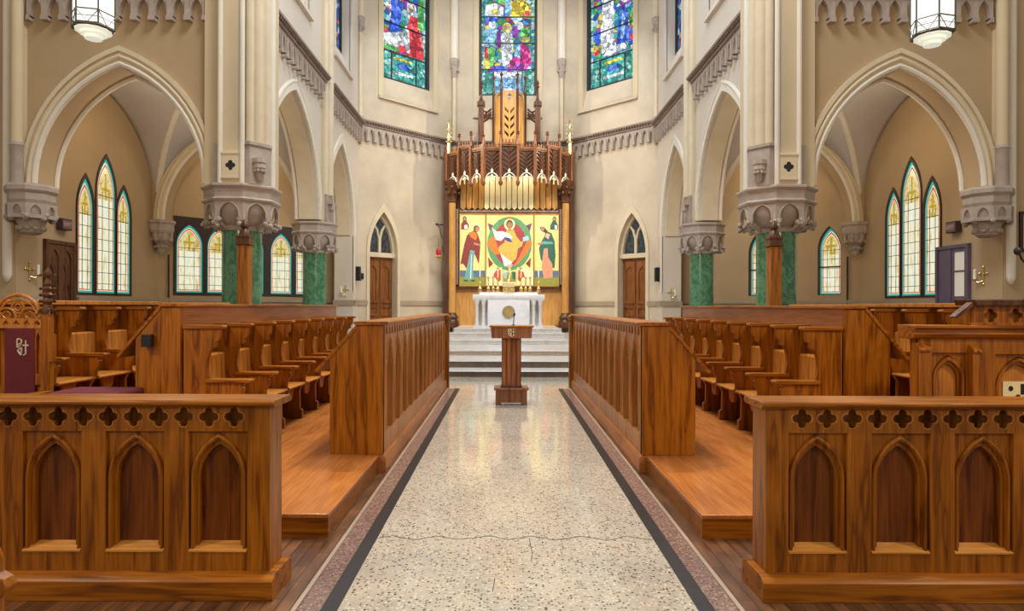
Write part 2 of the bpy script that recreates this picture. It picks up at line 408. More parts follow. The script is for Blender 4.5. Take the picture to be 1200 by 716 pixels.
# ------------------------------------------------------------------ corbel table
def corbel_table(p0, p1, nrm, pitch=0.36, zt=7.68):
    p0, p1 = Vector((*p0, 0)), Vector((*p1, 0)); L = (p1 - p0).length
    fr = Fr(p0, p1 - p0, (*nrm, 0))
    n = max(1, round(L / pitch)); pi_ = L / n; w = 0.13
    mb = MB().mat(M['stone_dark'])
    mb.fbox(fr, 0, L, zt - 0.17, zt - 0.06, 0, 0.16)
    mb.fbox(fr, 0, L, zt - 0.06, zt, 0, 0.25)
    nd = int(L / 0.11)
    for i in range(nd): mb.fbox(fr, i * L / nd + 0.02, i * L / nd + 0.075, zt - 0.11, zt - 0.062, 0.12, 0.22)
    mb.mat(M['stone'])
    pts = [(0, zt - 0.17), (L, zt - 0.17)]
    zb, zs = zt - 0.62, zt - 0.50
    for i in reversed(range(n)):
        c = (i + 0.5) * pi_; hs = (pi_ - w) / 2
        pts += [((i + 1) * pi_, zb)] if i == n - 1 else []
        pts += [(c + hs, zb)] + [(x, y) for x, y in arch(hs, 0.25, 4, c, zs)][::-1] + [(c - hs, zb)]
    pts += [(0, zb)]
    mb.slab(fr, [pts], 0, 0.11)
    for i in range(n + 1):
        u0, u1 = max(0, i * pi_ - w / 2), min(L, i * pi_ + w / 2)
        mb.fbox(fr, u0, u1, zb - 0.06, zb + 0.03, 0, 0.14)
        mb.fbox(fr, u0 + 0.02, u1 - 0.02, zb + 0.03, zs + 0.2, 0.1, 0.14)
    return trim(mb)

# ------------------------------------------------------------------ transept (front) walls with big arches
WF = 12.75
HS1, C1, RISE1, SP1 = 1.62, 7.54, 2.27, 3.85
ZT = 16.0
for s in (-1, 1):
    nm = 'left' if s < 0 else 'right'
    fr = Fr((0, WF, 0), (s, 0, 0), (0, 1, 0))
    loop = [(16, 0), (9.62, 0), (9.62, 3.5), (9.16, 3.7), (9.16, SP1)] + arch(HS1, RISE1, 16, C1, SP1)[::-1][1:-1] + [(5.92, SP1), (5.3, SP1), (5.3, ZT), (16, ZT)]
    mb = MB(); mb.slab(fr, [loop], 0, 0.55); S(mb, 'wall_transept_' + nm, M['tan'])
    mb = MB()
    mb.mat(M['mould']); band(mb, fr, HS1, RISE1, 0.02, 0.24, -0.05, 0.02, C1, SP1)
    band(mb, fr, HS1, RISE1, 0.20, 0.27, -0.10, 0.0, C1, SP1)
    mb.mat(M['white']); arch_tube(mb, fr, HS1, RISE1, 0.035, -0.03, 0.055, C1, SP1)
    arch_tube(mb, fr, HS1, RISE1, -0.01, 0.53, 0.05, C1, SP1)
    mb.mat(M['mould']); arch_tube(mb, fr, HS1, RISE1, 0.13, -0.05, 0.05, C1, SP1)
    trim(mb)
    corbel_table((s * 5.86, WF), (s * 9.3, WF), (0, -1), 0.36, 7.66)
    # side pilasters of the recessed wall panel
    mb = MB(); mb.mat(M['cream'])
    mb.fbox(fr, 9.36, 9.62, 3.8, ZT, -0.085, 0); mb.fbox(fr, 5.6, 5.85, 3.83, ZT, -0.12, 0.02)
    mb.tube([(s * 9.46, WF - 0.12, 4.62), (s * 9.46, WF - 0.12, ZT)], 0.11, 12)
    mb.mat(M['stone']); mb.lathe((s * 9.46, WF - 0.12, 0), [(0.12, 3.82), (0.12, 4.52), (0.14, 4.56), (0.12, 4.62)], 12)
    mb.mat(M['white']); mb.lathe((s * 9.72, WF - 0.02, 0), [(0.01, 1.93), (0.05, 1.98), (0.085, 2.08), (0.085, ZT)], 12)
    trim(mb)
    # octagonal corbel carrying the outer end of the arch
    rt = thing('corbel', '', '', (s * 9.27, WF, 3.3), kind='structure')
    cx = s * 9.27
    mb = MB(); a0 = PI / 8
    mb.lathe((cx, WF, 0), [(0.36, 3.42), (0.40, 3.5), (0.40, 3.62), (0.45, 3.68), (0.45, 3.76), (0.42, 3.80)], 8, a0)
    mb.build('abacus', M['stone'], rt, smooth=0.3)
    mb = MB(); mb.lathe((cx, WF, 0), [(0.14, 2.86), (0.20, 2.9), (0.22, 3.02), (0.25, 3.1), (0.36, 3.22), (0.40, 3.42)], 8, a0)
    for k in range(8):
        a = k * PI / 4; d = Vector((math.cos(a), math.sin(a), 0)); t = Vector((-d.y, d.x, 0))
        f2 = Fr(Vector((cx, WF, 0)) + d * 0.375, t, d)
        hole = [(-0.085, 3.22)] + arch(0.085, 0.13, 4, 0, 3.27) + [(0.085, 3.22)]
        mb.slab(f2, [[(-0.16, 3.15), (0.16, 3.15), (0.17, 3.43), (-0.17, 3.43)], hole], -0.03, 0.02)
        c8 = Vector((cx, WF, 0)) + Matrix.Rotation(PI / 8, 3, 'Z') @ d * 0.37
        for q in range(3): mb.blob(c8 + Vector((R.uniform(-.03, .03), R.uniform(-.03, .03), 3.15 + q * 0.03)), 0.055)
    for k in range(10):
        a = k * PI / 5; mb.blob((cx + math.cos(a) * 0.2, WF + math.sin(a) * 0.2, 2.98), 0.06)
    mb.build('carving', M['stone'], rt, smooth=0.5)

# ------------------------------------------------------------------ columns and piers
def column(cx, cy, r, rc, zc0, zc1):
    rt = thing('column', '', '', (cx, cy, 0), kind='structure')
    MB().lathe((cx, cy, 0), [(r * 1.25, 0), (r * 1.25, 0.35), (r * 1.1, 0.45), (r, 0.5)], 24).build('base', M['stone'], rt)
    MB().lathe((cx, cy, 0), [(r, 0.5), (r, zc0)], 28).build('shaft', M['green'], rt)
    h = zc1 - zc0; zm = zc0 + h * 0.62; k8 = 1 / math.cos(PI / 8); a0 = PI / 8
    mb = MB()
    mb.lathe((cx, cy, 0), [(rc * 0.97 * k8, zm - 0.01), (rc * 1.0 * k8, zm + 0.03), (rc * 0.94 * k8, zm + 0.07), (rc * 0.94 * k8, zc1 - h * 0.12), (rc * 1.02 * k8, zc1 - h * 0.06), (rc * 1.02 * k8, zc1 - 0.02), (rc * 0.98 * k8, zc1)], 8, a0)
    ab = mb.build('abacus', M['stone'], rt, smooth=0.3)
    mb = MB()
    mb.lathe((cx, cy, 0), [(r * 1.06, zc0 - 0.02), (r * 1.08, zc0 + 0.05), (r * 1.02, zc0 + 0.08), (rc * 0.74, zc0 + h * 0.20), (rc * 0.885, zc0 + h * 0.40), (rc * 0.895, zm)], 24)
    wf = 2 * rc * math.tan(PI / 8)
    for k in range(8):
        a = k * PI / 4; d = Vector((math.cos(a), math.sin(a), 0)); t = Vector((-d.y, d.x, 0))
        f2 = Fr(Vector((cx, cy, 0)) + d * rc * 0.93, t, d)
        w2 = wf * 0.47; hw = wf * 0.32; zb = zc0 + h * 0.17
        lo = [(-w2 * 0.97, zb), (-hw, zb)] + arch(hw, h * 0.265, 6, 0, zc0 + h * 0.30) + [(hw, zb), (w2 * 0.97, zb), (w2, zm), (-w2, zm)]
        mb.slab(f2, [lo], -0.05, 0.0)
        arch_tube(mb, f2, hw, h * 0.265, 0.01, 0.0, 0.018, 0, zc0 + h * 0.30, 0.06, 5)
        # leaf boss under each corner
        d2 = Matrix.Rotation(PI / 8, 3, 'Z') @ d
        cc = Vector((cx, cy, 0)) + d2 * rc * 0.93
        for q in range(13):
            mb.blob(cc + Vector((R.uniform(-.07, .07), R.uniform(-.07, .07), zc0 + h * 0.1 + R.uniform(-0.04, 0.09))) * 1.0, 0.034 + R.random() * 0.02, 6)
        mb.tube([cc + Vector((0, 0, zc0 + h * 0.2)), cc * 1.0 + Vector((0, 0, zm))], 0.035, 6)
        inn = Vector((cx, cy, 0)) + d2 * r * 1.05
        mb.tube([inn + Vector((0, 0, zc0)), (inn + cc) / 2 + Vector((0, 0, zc0 + h * 0.1)), cc + Vector((0, 0, zc0 + h * 0.16))], [0.03, 0.05, 0.06], 6)
    mb.build('capital', M['stone'], rt, smooth=0.5)
    return rt
for s in (-1, 1):
    c = column(s * 5.3, 13.05, 0.375, 0.69, 2.97, 3.81)
    c2 = column(s * 5.3, 18.0, 0.315, 0.575, 2.95, 3.74)
    # clustered pier above the first capital
    P = lambda x, y: (s * x, y)
    fr = Fr((0, 0, 0), (s, 0, 0), (0, 0, 1), (0, 1, 0))
    rt = thing('pier', '', '', (s * 5.3, 13.05, 3.81), kind='structure')
    mb = MB(); mb.slab(fr, [[(5.86, 12.62), (5.0, 12.62), (4.74, 12.9), (4.74, 13.5), (5.86, 13.5)]], 3.81, ZT); mb.build('pier_core', M['cream'], rt)
    mb = MB(); mb.box(s * 5.04, s * 5.48, 12.40, 12.66, 3.81, ZT); mb.build('pilaster', M['cream'], rt)
    mb = MB()
    for x in (5.055, 5.465): mb.tube([(s * x, 12.41, 3.81), (s * x, 12.41, ZT)], 0.05, 10)
    mb.tube([(s * 4.73, 13.04, 3.81), (s * 4.73, 13.04, ZT)], 0.08, 10)
    mb.build('white_edge_bead', M['white'], rt)
    mb = MB()
    for x, y, r in ((4.96, 12.54, 0.08), (4.86, 12.67, 0.10), (4.755, 12.82, 0.085), (4.91, 12.62, 0.05), (4.80, 12.75, 0.05)):
        mb.tube([(s * x, y, 4.58), (s * x, y, ZT)], r, 12)
    mb.build('shaft', M['mould'], rt)
    mb = MB(); mb.slab(fr, [[(5.03, 12.46), (4.92, 12.44), (4.66, 12.78), (4.70, 12.95), (5.03, 12.95)]], 3.81, 4.56)
    mb.slab(fr, [[(5.03, 12.43), (4.91, 12.41), (4.635, 12.77), (4.68, 12.95), (5.03, 12.95)]], 4.55, 4.61)
    mb.lathe((s * 4.78, 12.56, 0), [(0.02, 3.87), (0.06, 3.93), (0.07, 4.05), (0.12, 4.12), (0.11, 4.2), (0.13, 4.22), (0.13, 4.3)], 8)
    for k in range(8): mb.blob((s * 4.78 + 0.09 * math.cos(k * .8), 12.56 + 0.09 * math.sin(k * .8), 4.06), 0.035, 6)
    mb.box(s * 5.52, s * 5.65, 12.5, 12.64, 3.81, 4.58)
    mb.build('shaft_base', M['stone'], rt)
    # framed quatrefoil vent
    f2 = Fr((s * 5.26, 12.40, 4.14), (1, 0, 0), (0, -1, 0))
    mb = MB(); mb.mat(M['mould']); mb.slab(f2, [[(-.16, -.26), (.16, -.26), (.16, .26), (-.16, .26)], quatrefoil(0, 0, 0.1)], 0, 0.03)
    for q in (-.23, .23): mb.fbox(f2, -.17, .17, q - .015, q + .015, 0.03, 0.045)
    mb.mat(M['black']); mb.slab(f2, [quatrefoil(0, 0, 0.1)], 0, 0.006)
    mb.build('quatrefoil_panel', None, rt)
    # upper shafts over the second column
    rt = thing('pier', '', '', (s * 5.1, 18.0, 3.74), kind='structure')
    mb = MB(); mb.box(s * 4.95, s * 5.75, 17.62, 18.38, 3.74, 4.75); mb.box(s * 4.98, s * 5.1, 17.7, 18.3, 4.75, ZT)
    mb.build('pier_core', M['cream'], rt)
    mb = MB()
    for y, r, x in ((17.78, 0.085, 4.96), (18.0, 0.12, 4.91), (18.22, 0.085, 4.96)): mb.tube([(s * x, y, 4.5), (s * x, y, ZT)], r, 12)
    mb.build('shaft', M['mould'], rt)
    mb = MB(); mb.box(s * 4.88, s * 5.0, 17.68, 18.32, 3.74, 4.5); mb.lathe((s * 4.88, 18.0, 0), [(.02, 3.8), (.07, 3.9), (.08, 4.05), (.14, 4.12), (.14, 4.26)], 8); mb.box(s * 4.78, s * 5.0, 17.72, 18.28, 4.25, 4.3); mb.build('shaft_base', M['stone'], rt)

# ------------------------------------------------------------------ arcade side walls
XA = 5.05
for s in (-1, 1):
    nm = 'left' if s < 0 else 'right'
    fr = Fr((s * XA, 0, 0), (0, 1, 0), (s, 0, 0))
    a1 = arch(2.0, 2.80, 16, 15.52, 3.80); a2 = arch(1.58, 2.62, 16, 19.9, 3.80)
    loop = [(13.2, ZT), (13.2, 3.8)] + a1 + [(17.75, 3.75), (18.25, 3.75)] + a2 + [(21.48, 0.38), (22.5, 0.38), (22.5, ZT)]
    def win_hole(c, hw, z0=8.85, zs=13.0, rise=1.9): return [(c - hw, z0)] + arch(hw, rise, 8, c, zs) + [(c + hw, z0)]
    mb = MB(); mb.slab(fr, [loop, win_hole(15.55, 1.05), win_hole(20.0, 0.95)], 0, 0.62); S(mb, 'wall_arcade_' + nm, M['lilac'])
    mb = MB()
    for hs, rise, c, lg in ((2.0, 2.8, 15.52, 0), (1.58, 2.62, 19.9, 0)):
        mb.mat(M['white']); band(mb, fr, hs, rise, 0.0, 0.14, -0.035, 0.02, c, 3.8); arch_tube(mb, fr, hs, rise, 0.15, -0.01, 0.05, c, 3.8)
        arch_tube(mb, fr, hs, rise, 0.0, 0.6, 0.05, c, 3.8)
        mb.mat(M['mould']); band(mb, fr, hs, rise, -0.05, 0.03, 0.10, 0.52, c, 3.8)
    mb.mat(M['white']); mb.fbox(fr, 21.48, 21.62, 1.95, 3.8, -0.035, 0.02)
    trim(mb)
    corbel_table((s * XA, 13.52), (s * XA, 17.78), (-s, 0), 0.36)
    corbel_table((s * XA, 18.25), (s * XA, 22.1), (-s, 0), 0.36)
    # clerestory windows, sills
    for i, (c, hw) in enumerate(((15.55, 1.05), (20.0, 0.95))):
        rt = thing('window_%d' % (1 + i + (0 if s < 0 else 2)), '', '', (s * (XA + 0.35), c, 9.4), kind='structure')
        mb = MB().mat(M['dim_glass'])
        WG = [(0, (0.02, 0.10, 0.55)), (0.25, (0.03, 0.25, 0.6)), (0.4, (0.05, 0.45, 0.35)), (0.55, (0.5, 0.05, 0.1)), (0.65, (0.6, 0.45, 0.15)), (0.75, (0.02, 0.06, 0.35)), (0.9, (0.6, 0.7, 0.75))]
        if 'blue_mosaic' not in M: M['blue_mosaic'] = glass_mosaic('blue_stained_glass', WG, 0.8, 6)
        g = [(c - hw + .06, 9.55)] + arch(hw - .06, 1.8, 8, c, 13.0) + [(c + hw - .06, 9.55)]
        MB().slab(fr, [g], 0.34, 0.37).build('glass', M['blue_mosaic'], rt)
        mb = MB(); mb.slab(fr, [[(c - hw, 9.45)] + arch(hw, 1.9, 8, c, 13.0) + [(c + hw, 9.45)], g], 0.26, 0.40); mb.build('window_frame', M['lead'], rt)
        mb = MB(); mb.slab(Fr((s * XA, c - hw, 0), (s, 0, 0), (0, 1, 0)), [[(-0.0, 8.80), (0.4, 8.80), (0.4, 9.5), (0.26, 9.5), (0.0, 8.88)]], 0, 2 * hw); mb.fbox(fr, c - hw - .12, c + hw + .12, 8.72, 8.82, -0.10, 0.05); mb.fbox(fr, c - hw - .12, c - hw, 8.82, 13.0, -0.05, 0.02); mb.fbox(fr, c + hw, c + hw + .12, 8.82, 13.0, -0.05, 0.02)
        mb.build('window_sill', M['lilac'], rt)
    # dado moulding on the end pier
    mb = MB(); mb.fbox(fr, 21.45, 22.2, 1.52, 1.68, -0.05, 0.02); mb.box(s * 5.0, s * 5.7, 21.43, 21.5, 1.52, 1.68); trim(mb, M['dado'])

# ------------------------------------------------------------------ apse
A, B = Vector((5.05, 22.2, 0)), Vector((2.11, 25.2, 0))
FL = (B - A).length
fig_cols = {'wht': (0.80, 0.86, 0.95), 'blu': (0.03, 0.12, 0.75), 'red': (0.75, 0.03, 0.05), 'grn': (0.10, 0.50, 0.10), 'yel': (0.80, 0.62, 0.06), 'mag': (0.62, 0.02, 0.26), 'tea': (0.05, 0.42, 0.36), 'pur': (0.25, 0.04, 0.40), 'skn': (0.75, 0.48, 0.30), 'lbl': (0.25, 0.55, 0.90), 'brn': (0.30, 0.14, 0.05)}
for k, c in fig_cols.items():
    lo = tuple(x * 0.5 for x in c); hi = tuple(min(1, x * 1.3 + 0.05) for x in c)
    M['g_' + k] = glass_mosaic('stained_' + k + '_glass', [(0, lo), (0.3, c), (0.6, hi), (0.85, tuple(min(1, x * 0.9 + 0.12) for x in c))], 1.35, 6.5, 0.04)
M['g_bg'] = glass_mosaic('stained_background_glass', [(0, (0.02, 0.12, 0.5)), (0.14, (0.05, 0.40, 0.40)), (0.28, (0.55, 0.75, 0.85)), (0.40, (0.10, 0.42, 0.12)), (0.52, (0.30, 0.05, 0.40)), (0.62, (0.65, 0.50, 0.12)), (0.72, (0.03, 0.25, 0.55)), (0.84, (0.45, 0.08, 0.08)), (0.92, (0.15, 0.5, 0.5))], 1.2, 5.5, 0.045)
M['g_edge'] = glass_mosaic('stained_border_glass', [(0, (0.10, 0.45, 0.42)), (0.3, (0.55, 0.80, 0.85)), (0.55, (0.05, 0.30, 0.38)), (0.8, (0.30, 0.6, 0.45))], 1.1, 8, 0.04)
M['g_base'] = glass_mosaic('stained_panel_glass', [(0, (0.02, 0.24, 0.18)), (0.3, (0.05, 0.40, 0.32)), (0.6, (0.10, 0.50, 0.42)), (0.85, (0.35, 0.70, 0.65))], 1.1, 8, 0.04)
def E(cx, cy, rx, ry): return oval(cx, cy, rx, ry, 12)
# figures: normalized x 0..1 across the light, y in widths above the foot
WIN = {
 'centre': [('g_base', [(0.02, 0), (.98, 0), (.98, .43), (.02, .43)]), ('g_edge', [(0, 0), (.06, 0), (.06, 2.2), (0, 2.2)]), ('g_edge', [(.94, 0), (1, 0), (1, 2.2), (.94, 2.2)]),
   ('g_lbl', [(.22, .05), (.80, .05), (.80, .36), (.22, .36)]), ('g_wht', [(.24, .33), (.78, .33), (.78, .44), (.24, .44)]), ('g_wht', [(.40, .02), (.60, .02), (.60, .13), (.40, .13)]), ('g_blu', [(.2, .44), (.5, .47), (.45, .58), (.25, .55)]),
   ('g_wht', [(.40, .55), (.56, .55), (.60, .95), (.58, 1.15), (.52, 1.22), (.44, 1.22), (.37, 1.15), (.36, 1.0)]), ('g_yel', E(.48, 1.28, .09, .10)), ('g_skn', E(.48, 1.28, .05, .06)),
   ('g_mag', [(.52, .50), (.82, .46), (.95, .62), (.92, .85), (.82, 1.0), (.72, .95), (.66, .75), (.54, .65)]), ('g_pur', [(.55, .47), (.85, .46), (.78, .60), (.60, .58)]), ('g_lbl', [(.62, .75), (.74, .70), (.72, .98), (.64, .95)]), ('g_yel', E(.82, 1.06, .10, .05)), ('g_skn', E(.80, 1.09, .05, .05)),
   ('g_grn', [(.70, 1.1), (.9, 1.1), (.92, 1.28), (.76, 1.3)]), ('g_wht', E(.72, 1.32, .07, .07)), ('g_pur', [(.58, 1.1), (.7, 1.1), (.68, 1.3), (.58, 1.32)]),
   ('g_lbl', [(.06, .9), (.22, .88), (.26, 1.2), (.18, 1.34), (.08, 1.2)]), ('g_wht', E(.20, 1.34, .07, .08)), ('g_grn', [(.05, .55), (.22, .55), (.26, .90), (.08, .92)]), ('g_red', [(.05, .70), (.12, .70), (.12, .92), (.05, .92)]), ('g_yel', [(.04, .5), (.16, .5), (.14, .68), (.04, .70)]), ('g_pur', [(.28, .9), (.36, .9), (.36, 1.25), (.28, 1.2)]),
   ('g_yel', [(.55, 1.5), (.90, 1.46), (.88, 1.7), (.78, 1.9), (.62, 1.85), (.56, 1.7)]), ('g_wht', [(.05, 1.52), (.4, 1.5), (.42, 1.66), (.25, 1.74), (.08, 1.7)]), ('g_yel', E(.25, 1.58, .07, .06)), ('g_grn', [(.28, 1.76), (.5, 1.76), (.46, 1.95), (.3, 1.9)]), ('g_red', E(.86, 1.55, .05, .05)), ('g_blu', [(.06, 1.38), (.3, 1.40), (.3, 1.48), (.06, 1.48)]), ('g_lbl', [(.44, 1.5), (.54, 1.5), (.54, 2.0), (.44, 2.0)])],
 'left': [('g_base', [(.0, 0), (1, 0), (1, .50), (0, .50)]), ('g_edge', [(0, 0), (.05, 0), (.05, 2.2), (0, 2.2)]), ('g_edge', [(.95, 0), (1, 0), (1, 2.2), (.95, 2.2)]), ('g_tea', [(.24, .06), (.76, .06), (.76, .46), (.24, .46)]), ('g_wht', [(.28, .12), (.72, .12), (.72, .17), (.28, .17)]), ('g_blu', E(.44, .28, .07, .06)), ('g_blu', E(.58, .28, .07, .06)), ('g_yel', [(.30, .38), (.70, .38), (.68, .42), (.32, .42)]),
   ('g_wht', [(.14, 1.25), (.40, 1.25), (.46, 1.6), (.36, 1.9), (.2, 1.9), (.14, 1.6)]), ('g_blu', [(.18, .85), (.36, .80), (.46, 1.2), (.42, 1.5), (.22, 1.5), (.24, 1.15)]), ('g_yel', E(.32, 1.72, .10, .11)), ('g_skn', E(.32, 1.70, .05, .06)),
   ('g_red', [(.62, .52), (.96, .52), (.92, .9), (.80, 1.25), (.66, 1.25), (.58, 1.0)]), ('g_wht', [(.55, .6), (.64, .55), (.62, 1.0), (.56, 1.0)]), ('g_wht', E(.68, 1.38, .10, .12)), ('g_skn', E(.66, 1.36, .05, .06)),
   ('g_grn', [(.82, 1.05), (.96, 1.05), (.95, 1.6), (.84, 1.55)]), ('g_skn', E(.70, 1.72, .07, .08)), ('g_yel', [(.03, 1.4), (.10, 1.4), (.10, 1.8), (.03, 1.8)]), ('g_pur', [(.54, 1.45), (.62, 1.45), (.62, 1.75), (.54, 1.7)]), ('g_wht', [(.08, .62), (.4, .60), (.56, .70), (.5, .92), (.3, .84), (.1, .78)]), ('g_red', E(.46, .60, .08, .06)), ('g_grn', [(.04, .52), (.4, .52), (.4, .58), (.04, .60)])],
 'right': [('g_base', [(.0, 0), (1, 0), (1, .52), (0, .52)]), ('g_edge', [(0, 0), (.05, 0), (.05, 2.2), (0, 2.2)]), ('g_edge', [(.95, 0), (1, 0), (1, 2.2), (.95, 2.2)]), ('g_tea', [(.24, .06), (.76, .06), (.76, .46), (.24, .46)]), ('g_wht', [(.28, .12), (.72, .12), (.72, .17), (.28, .17)]), ('g_blu', E(.44, .28, .07, .06)), ('g_blu', E(.58, .28, .07, .06)), ('g_yel', [(.30, .38), (.70, .38), (.68, .43), (.32, .43)]),
   ('g_wht', [(.24, .65), (.50, .65), (.52, 1.2), (.48, 1.6), (.40, 1.75), (.28, 1.6), (.22, 1.1)]), ('g_yel', E(.38, 1.78, .09, .1)), ('g_skn', E(.38, 1.76, .05, .06)), ('g_yel', [(.2, 1.1), (.25, 1.1), (.25, 1.35), (.2, 1.3)]),
   ('g_blu', [(.58, .66), (.95, .66), (.90, .85), (.82, .95), (.80, 1.25), (.70, 1.35), (.62, 1.1)]), ('g_lbl', [(.66, .75), (.74, .75), (.76, 1.1), (.7, 1.2)]), ('g_wht', E(.77, 1.50, .12, .13)), ('g_skn', E(.74, 1.46, .05, .06)),
   ('g_grn', [(.85, .95), (.96, .9), (.96, 1.3), (.88, 1.2)]), ('g_yel', [(.60, 1.65), (.75, 1.60), (.78, 1.85), (.62, 1.9)]), ('g_red', E(.13, .66, .07, .06)), ('g_yel', E(.10, .72, .06, .06)), ('g_blu', E(.13, .95, .07, .10)), ('g_wht', [(.3, .54), (.8, .56), (.75, .66), (.4, .66)]), ('g_tea', [(.06, 1.7), (.24, 1.7), (.24, 1.95), (.06, 1.95)]), ('g_brn', [(.90, 1.4), (.96, 1.4), (.96, 1.9), (.90, 1.9)]), ('g_red', E(.92, .72, .05, .05))],
}
def apse_wall(fr, L, nm, key, door_s, wnum):
    c = L / 2; hw = 1.02
    loop = [(0, 0), (L, 0), (L, ZT), (0, ZT)]
    zf = 0.40
    if door_s:
        dc, dh = door_s, 0.58
        loop = [(0, 0), (dc - dh, 0), (dc - dh, 3.35)] + arch(dh, 1.42, 10, dc, 3.35)[1:-1] + [(dc + dh, 3.35), (dc + dh, 0), (L, 0), (L, ZT), (0, ZT)]
    hole = [(c - hw - .1, 8.86)] + arch(hw + .1, 2.1, 10, c, 13.6) + [(c + hw + .1, 8.86)]
    mb = MB(); mb.slab(fr, [loop, hole], 0, 0.55); S(mb, 'wall_apse_' + nm, M['apse'])
    rt = thing('window_%d' % wnum, '', '', fr(c, 9.6, 0.36), kind='structure')
    zb = 9.62 if key != 'centre' else 9.70
    g = [(c - hw, zb)] + arch(hw, 2.0, 10, c, 13.6) + [(c + hw, zb)]
    mb = MB(); mb.mat(M['g_bg']).slab(fr, [g], 0.36, 0.40)
    W = 2 * hw
    for i, (mn, poly) in enumerate(WIN[key]):
        mb.mat(M[mn]).slab(fr, [[(c - hw + (1 - x if nm == 'right' else x) * W, zb + y * W) for x, y in poly]], 0.36, 0.356 - 0.0025 * i)
    mb.build('glass', None, rt)
    mb = MB()
    mb.slab(fr, [[(c - hw - .1, zb - .08)] + arch(hw + .1, 2.1, 10, c, 13.6) + [(c + hw + .1, zb - .08)], g], 0.22, 0.42)
    for y in (0.0, .48, .98, 1.48, 1.98): mb.fbox(fr, c - hw, c + hw, zb + y * W - 0.014, zb + y * W + 0.014, 0.27, 0.33)
    mb.fbox(fr, c - 0.28 * W, c - 0.26 * W, zb, zb + .46 * W, 0.27, 0.31); mb.fbox(fr, c + 0.26 * W, c + 0.28 * W, zb, zb + .46 * W, 0.27, 0.31)
    mb.build('window_frame', M['lead'], rt)
    f3 = Fr(fr(c - hw - .1, 0, 0), fr.dn, fr.du)
    mb = MB(); mb.slab(f3, [[(0, 8.78), (.45, 8.78), (.45, zb - .06), (.22, zb - .06), (0, 8.88)]], 0, 2 * hw + .2)
    mb.fbox(fr, c - hw - .3, c + hw + .3, 8.70, 8.80, -0.10, 0.05)
    mb.build('window_sill', M['apse'], rt)
    mb = MB(); mb.fbox(fr, c - hw - .3, c - hw - .1, 8.8, 13.6, -0.04, 0.0); mb.fbox(fr, c + hw + .1, c + hw + .3, 8.8, 13.6, -0.04, 0.0); mb.build('window_trim', M['cream'], rt)
    if door_s:
        n = wnum
        rt = thing('door_%d' % n, '', '', fr(dc, zf, 0.28), kind='structure')
        mb = MB(); mb.fbox(fr, dc - .56, dc + .56, zf, 3.2, 0.28, 0.33)
        for (u0, u1) in ((-.50, -.04), (.04, .50)):
            for (v0, v1) in ((.5, 1.05), (1.15, 1.5)): mb.slab(fr, [[(dc + u0, v0), (dc + u1, v0), (dc + u1, v1), (dc + u0, v1)], [(dc + u0 + .07, v0 + .07), (dc + u1 - .07, v0 + .07), (dc + u1 - .07, v1 - .07), (dc + u0 + .07, v1 - .07)]], 0.24, 0.29)
            uc = dc + (u0 + u1) / 2
            mb.slab(fr, [[(dc + u0, 1.6), (dc + u1, 1.6), (dc + u1, 3.1), (dc + u0, 3.1)], [(uc - .15, 1.7)] + arch(.15, .25, 5, uc, 2.65) + [(uc + .15, 1.7)]], 0.24, 0.29)
        mb.build('door_leaf', M['door'], rt)
        mb = MB(); mb.fbox(fr, dc - .62, dc + .62, 3.2, 3.36, 0.12, 0.36)
        og = arch(.58, 1.42, 10, dc, 3.35); ig = arch(.50, 1.26, 10, dc, 3.36)
        mb.slab(fr, [og, ig], 0.16, 0.34)
        for q in (-1, 1):
            pth = [(dc + q * 0.02, 3.36), (dc + q * 0.02, 3.85), (dc + q * 0.10, 4.15), (dc + q * 0.30, 4.42)]
            mb.tube([fr(u, v, 0.24) for u, v in pth], 0.045, 6)
        mb.tube([fr(dc, 3.36, 0.24), fr(dc, 3.9, 0.24)], 0.05, 6)
        mb.build('transom_tracery', M['mould'], rt)
        MB().slab(fr, [ig], 0.27, 0.30).build('transom_glass', M['dim_glass'], rt)
        mb = MB(); band(mb, fr, .58, 1.42, 0.0, 0.12, -0.04, 0.02, dc, 3.35, 3.35 - zf); mb.build('door_surround', M['mould'], rt)
        mb = MB(); mb.lathe(fr(dc + .44, 1.45, 0.235), [(0.01, -.04), (.035, 0), (.01, .04)], 8); mb.build('door_knob', M['iron'], rt)
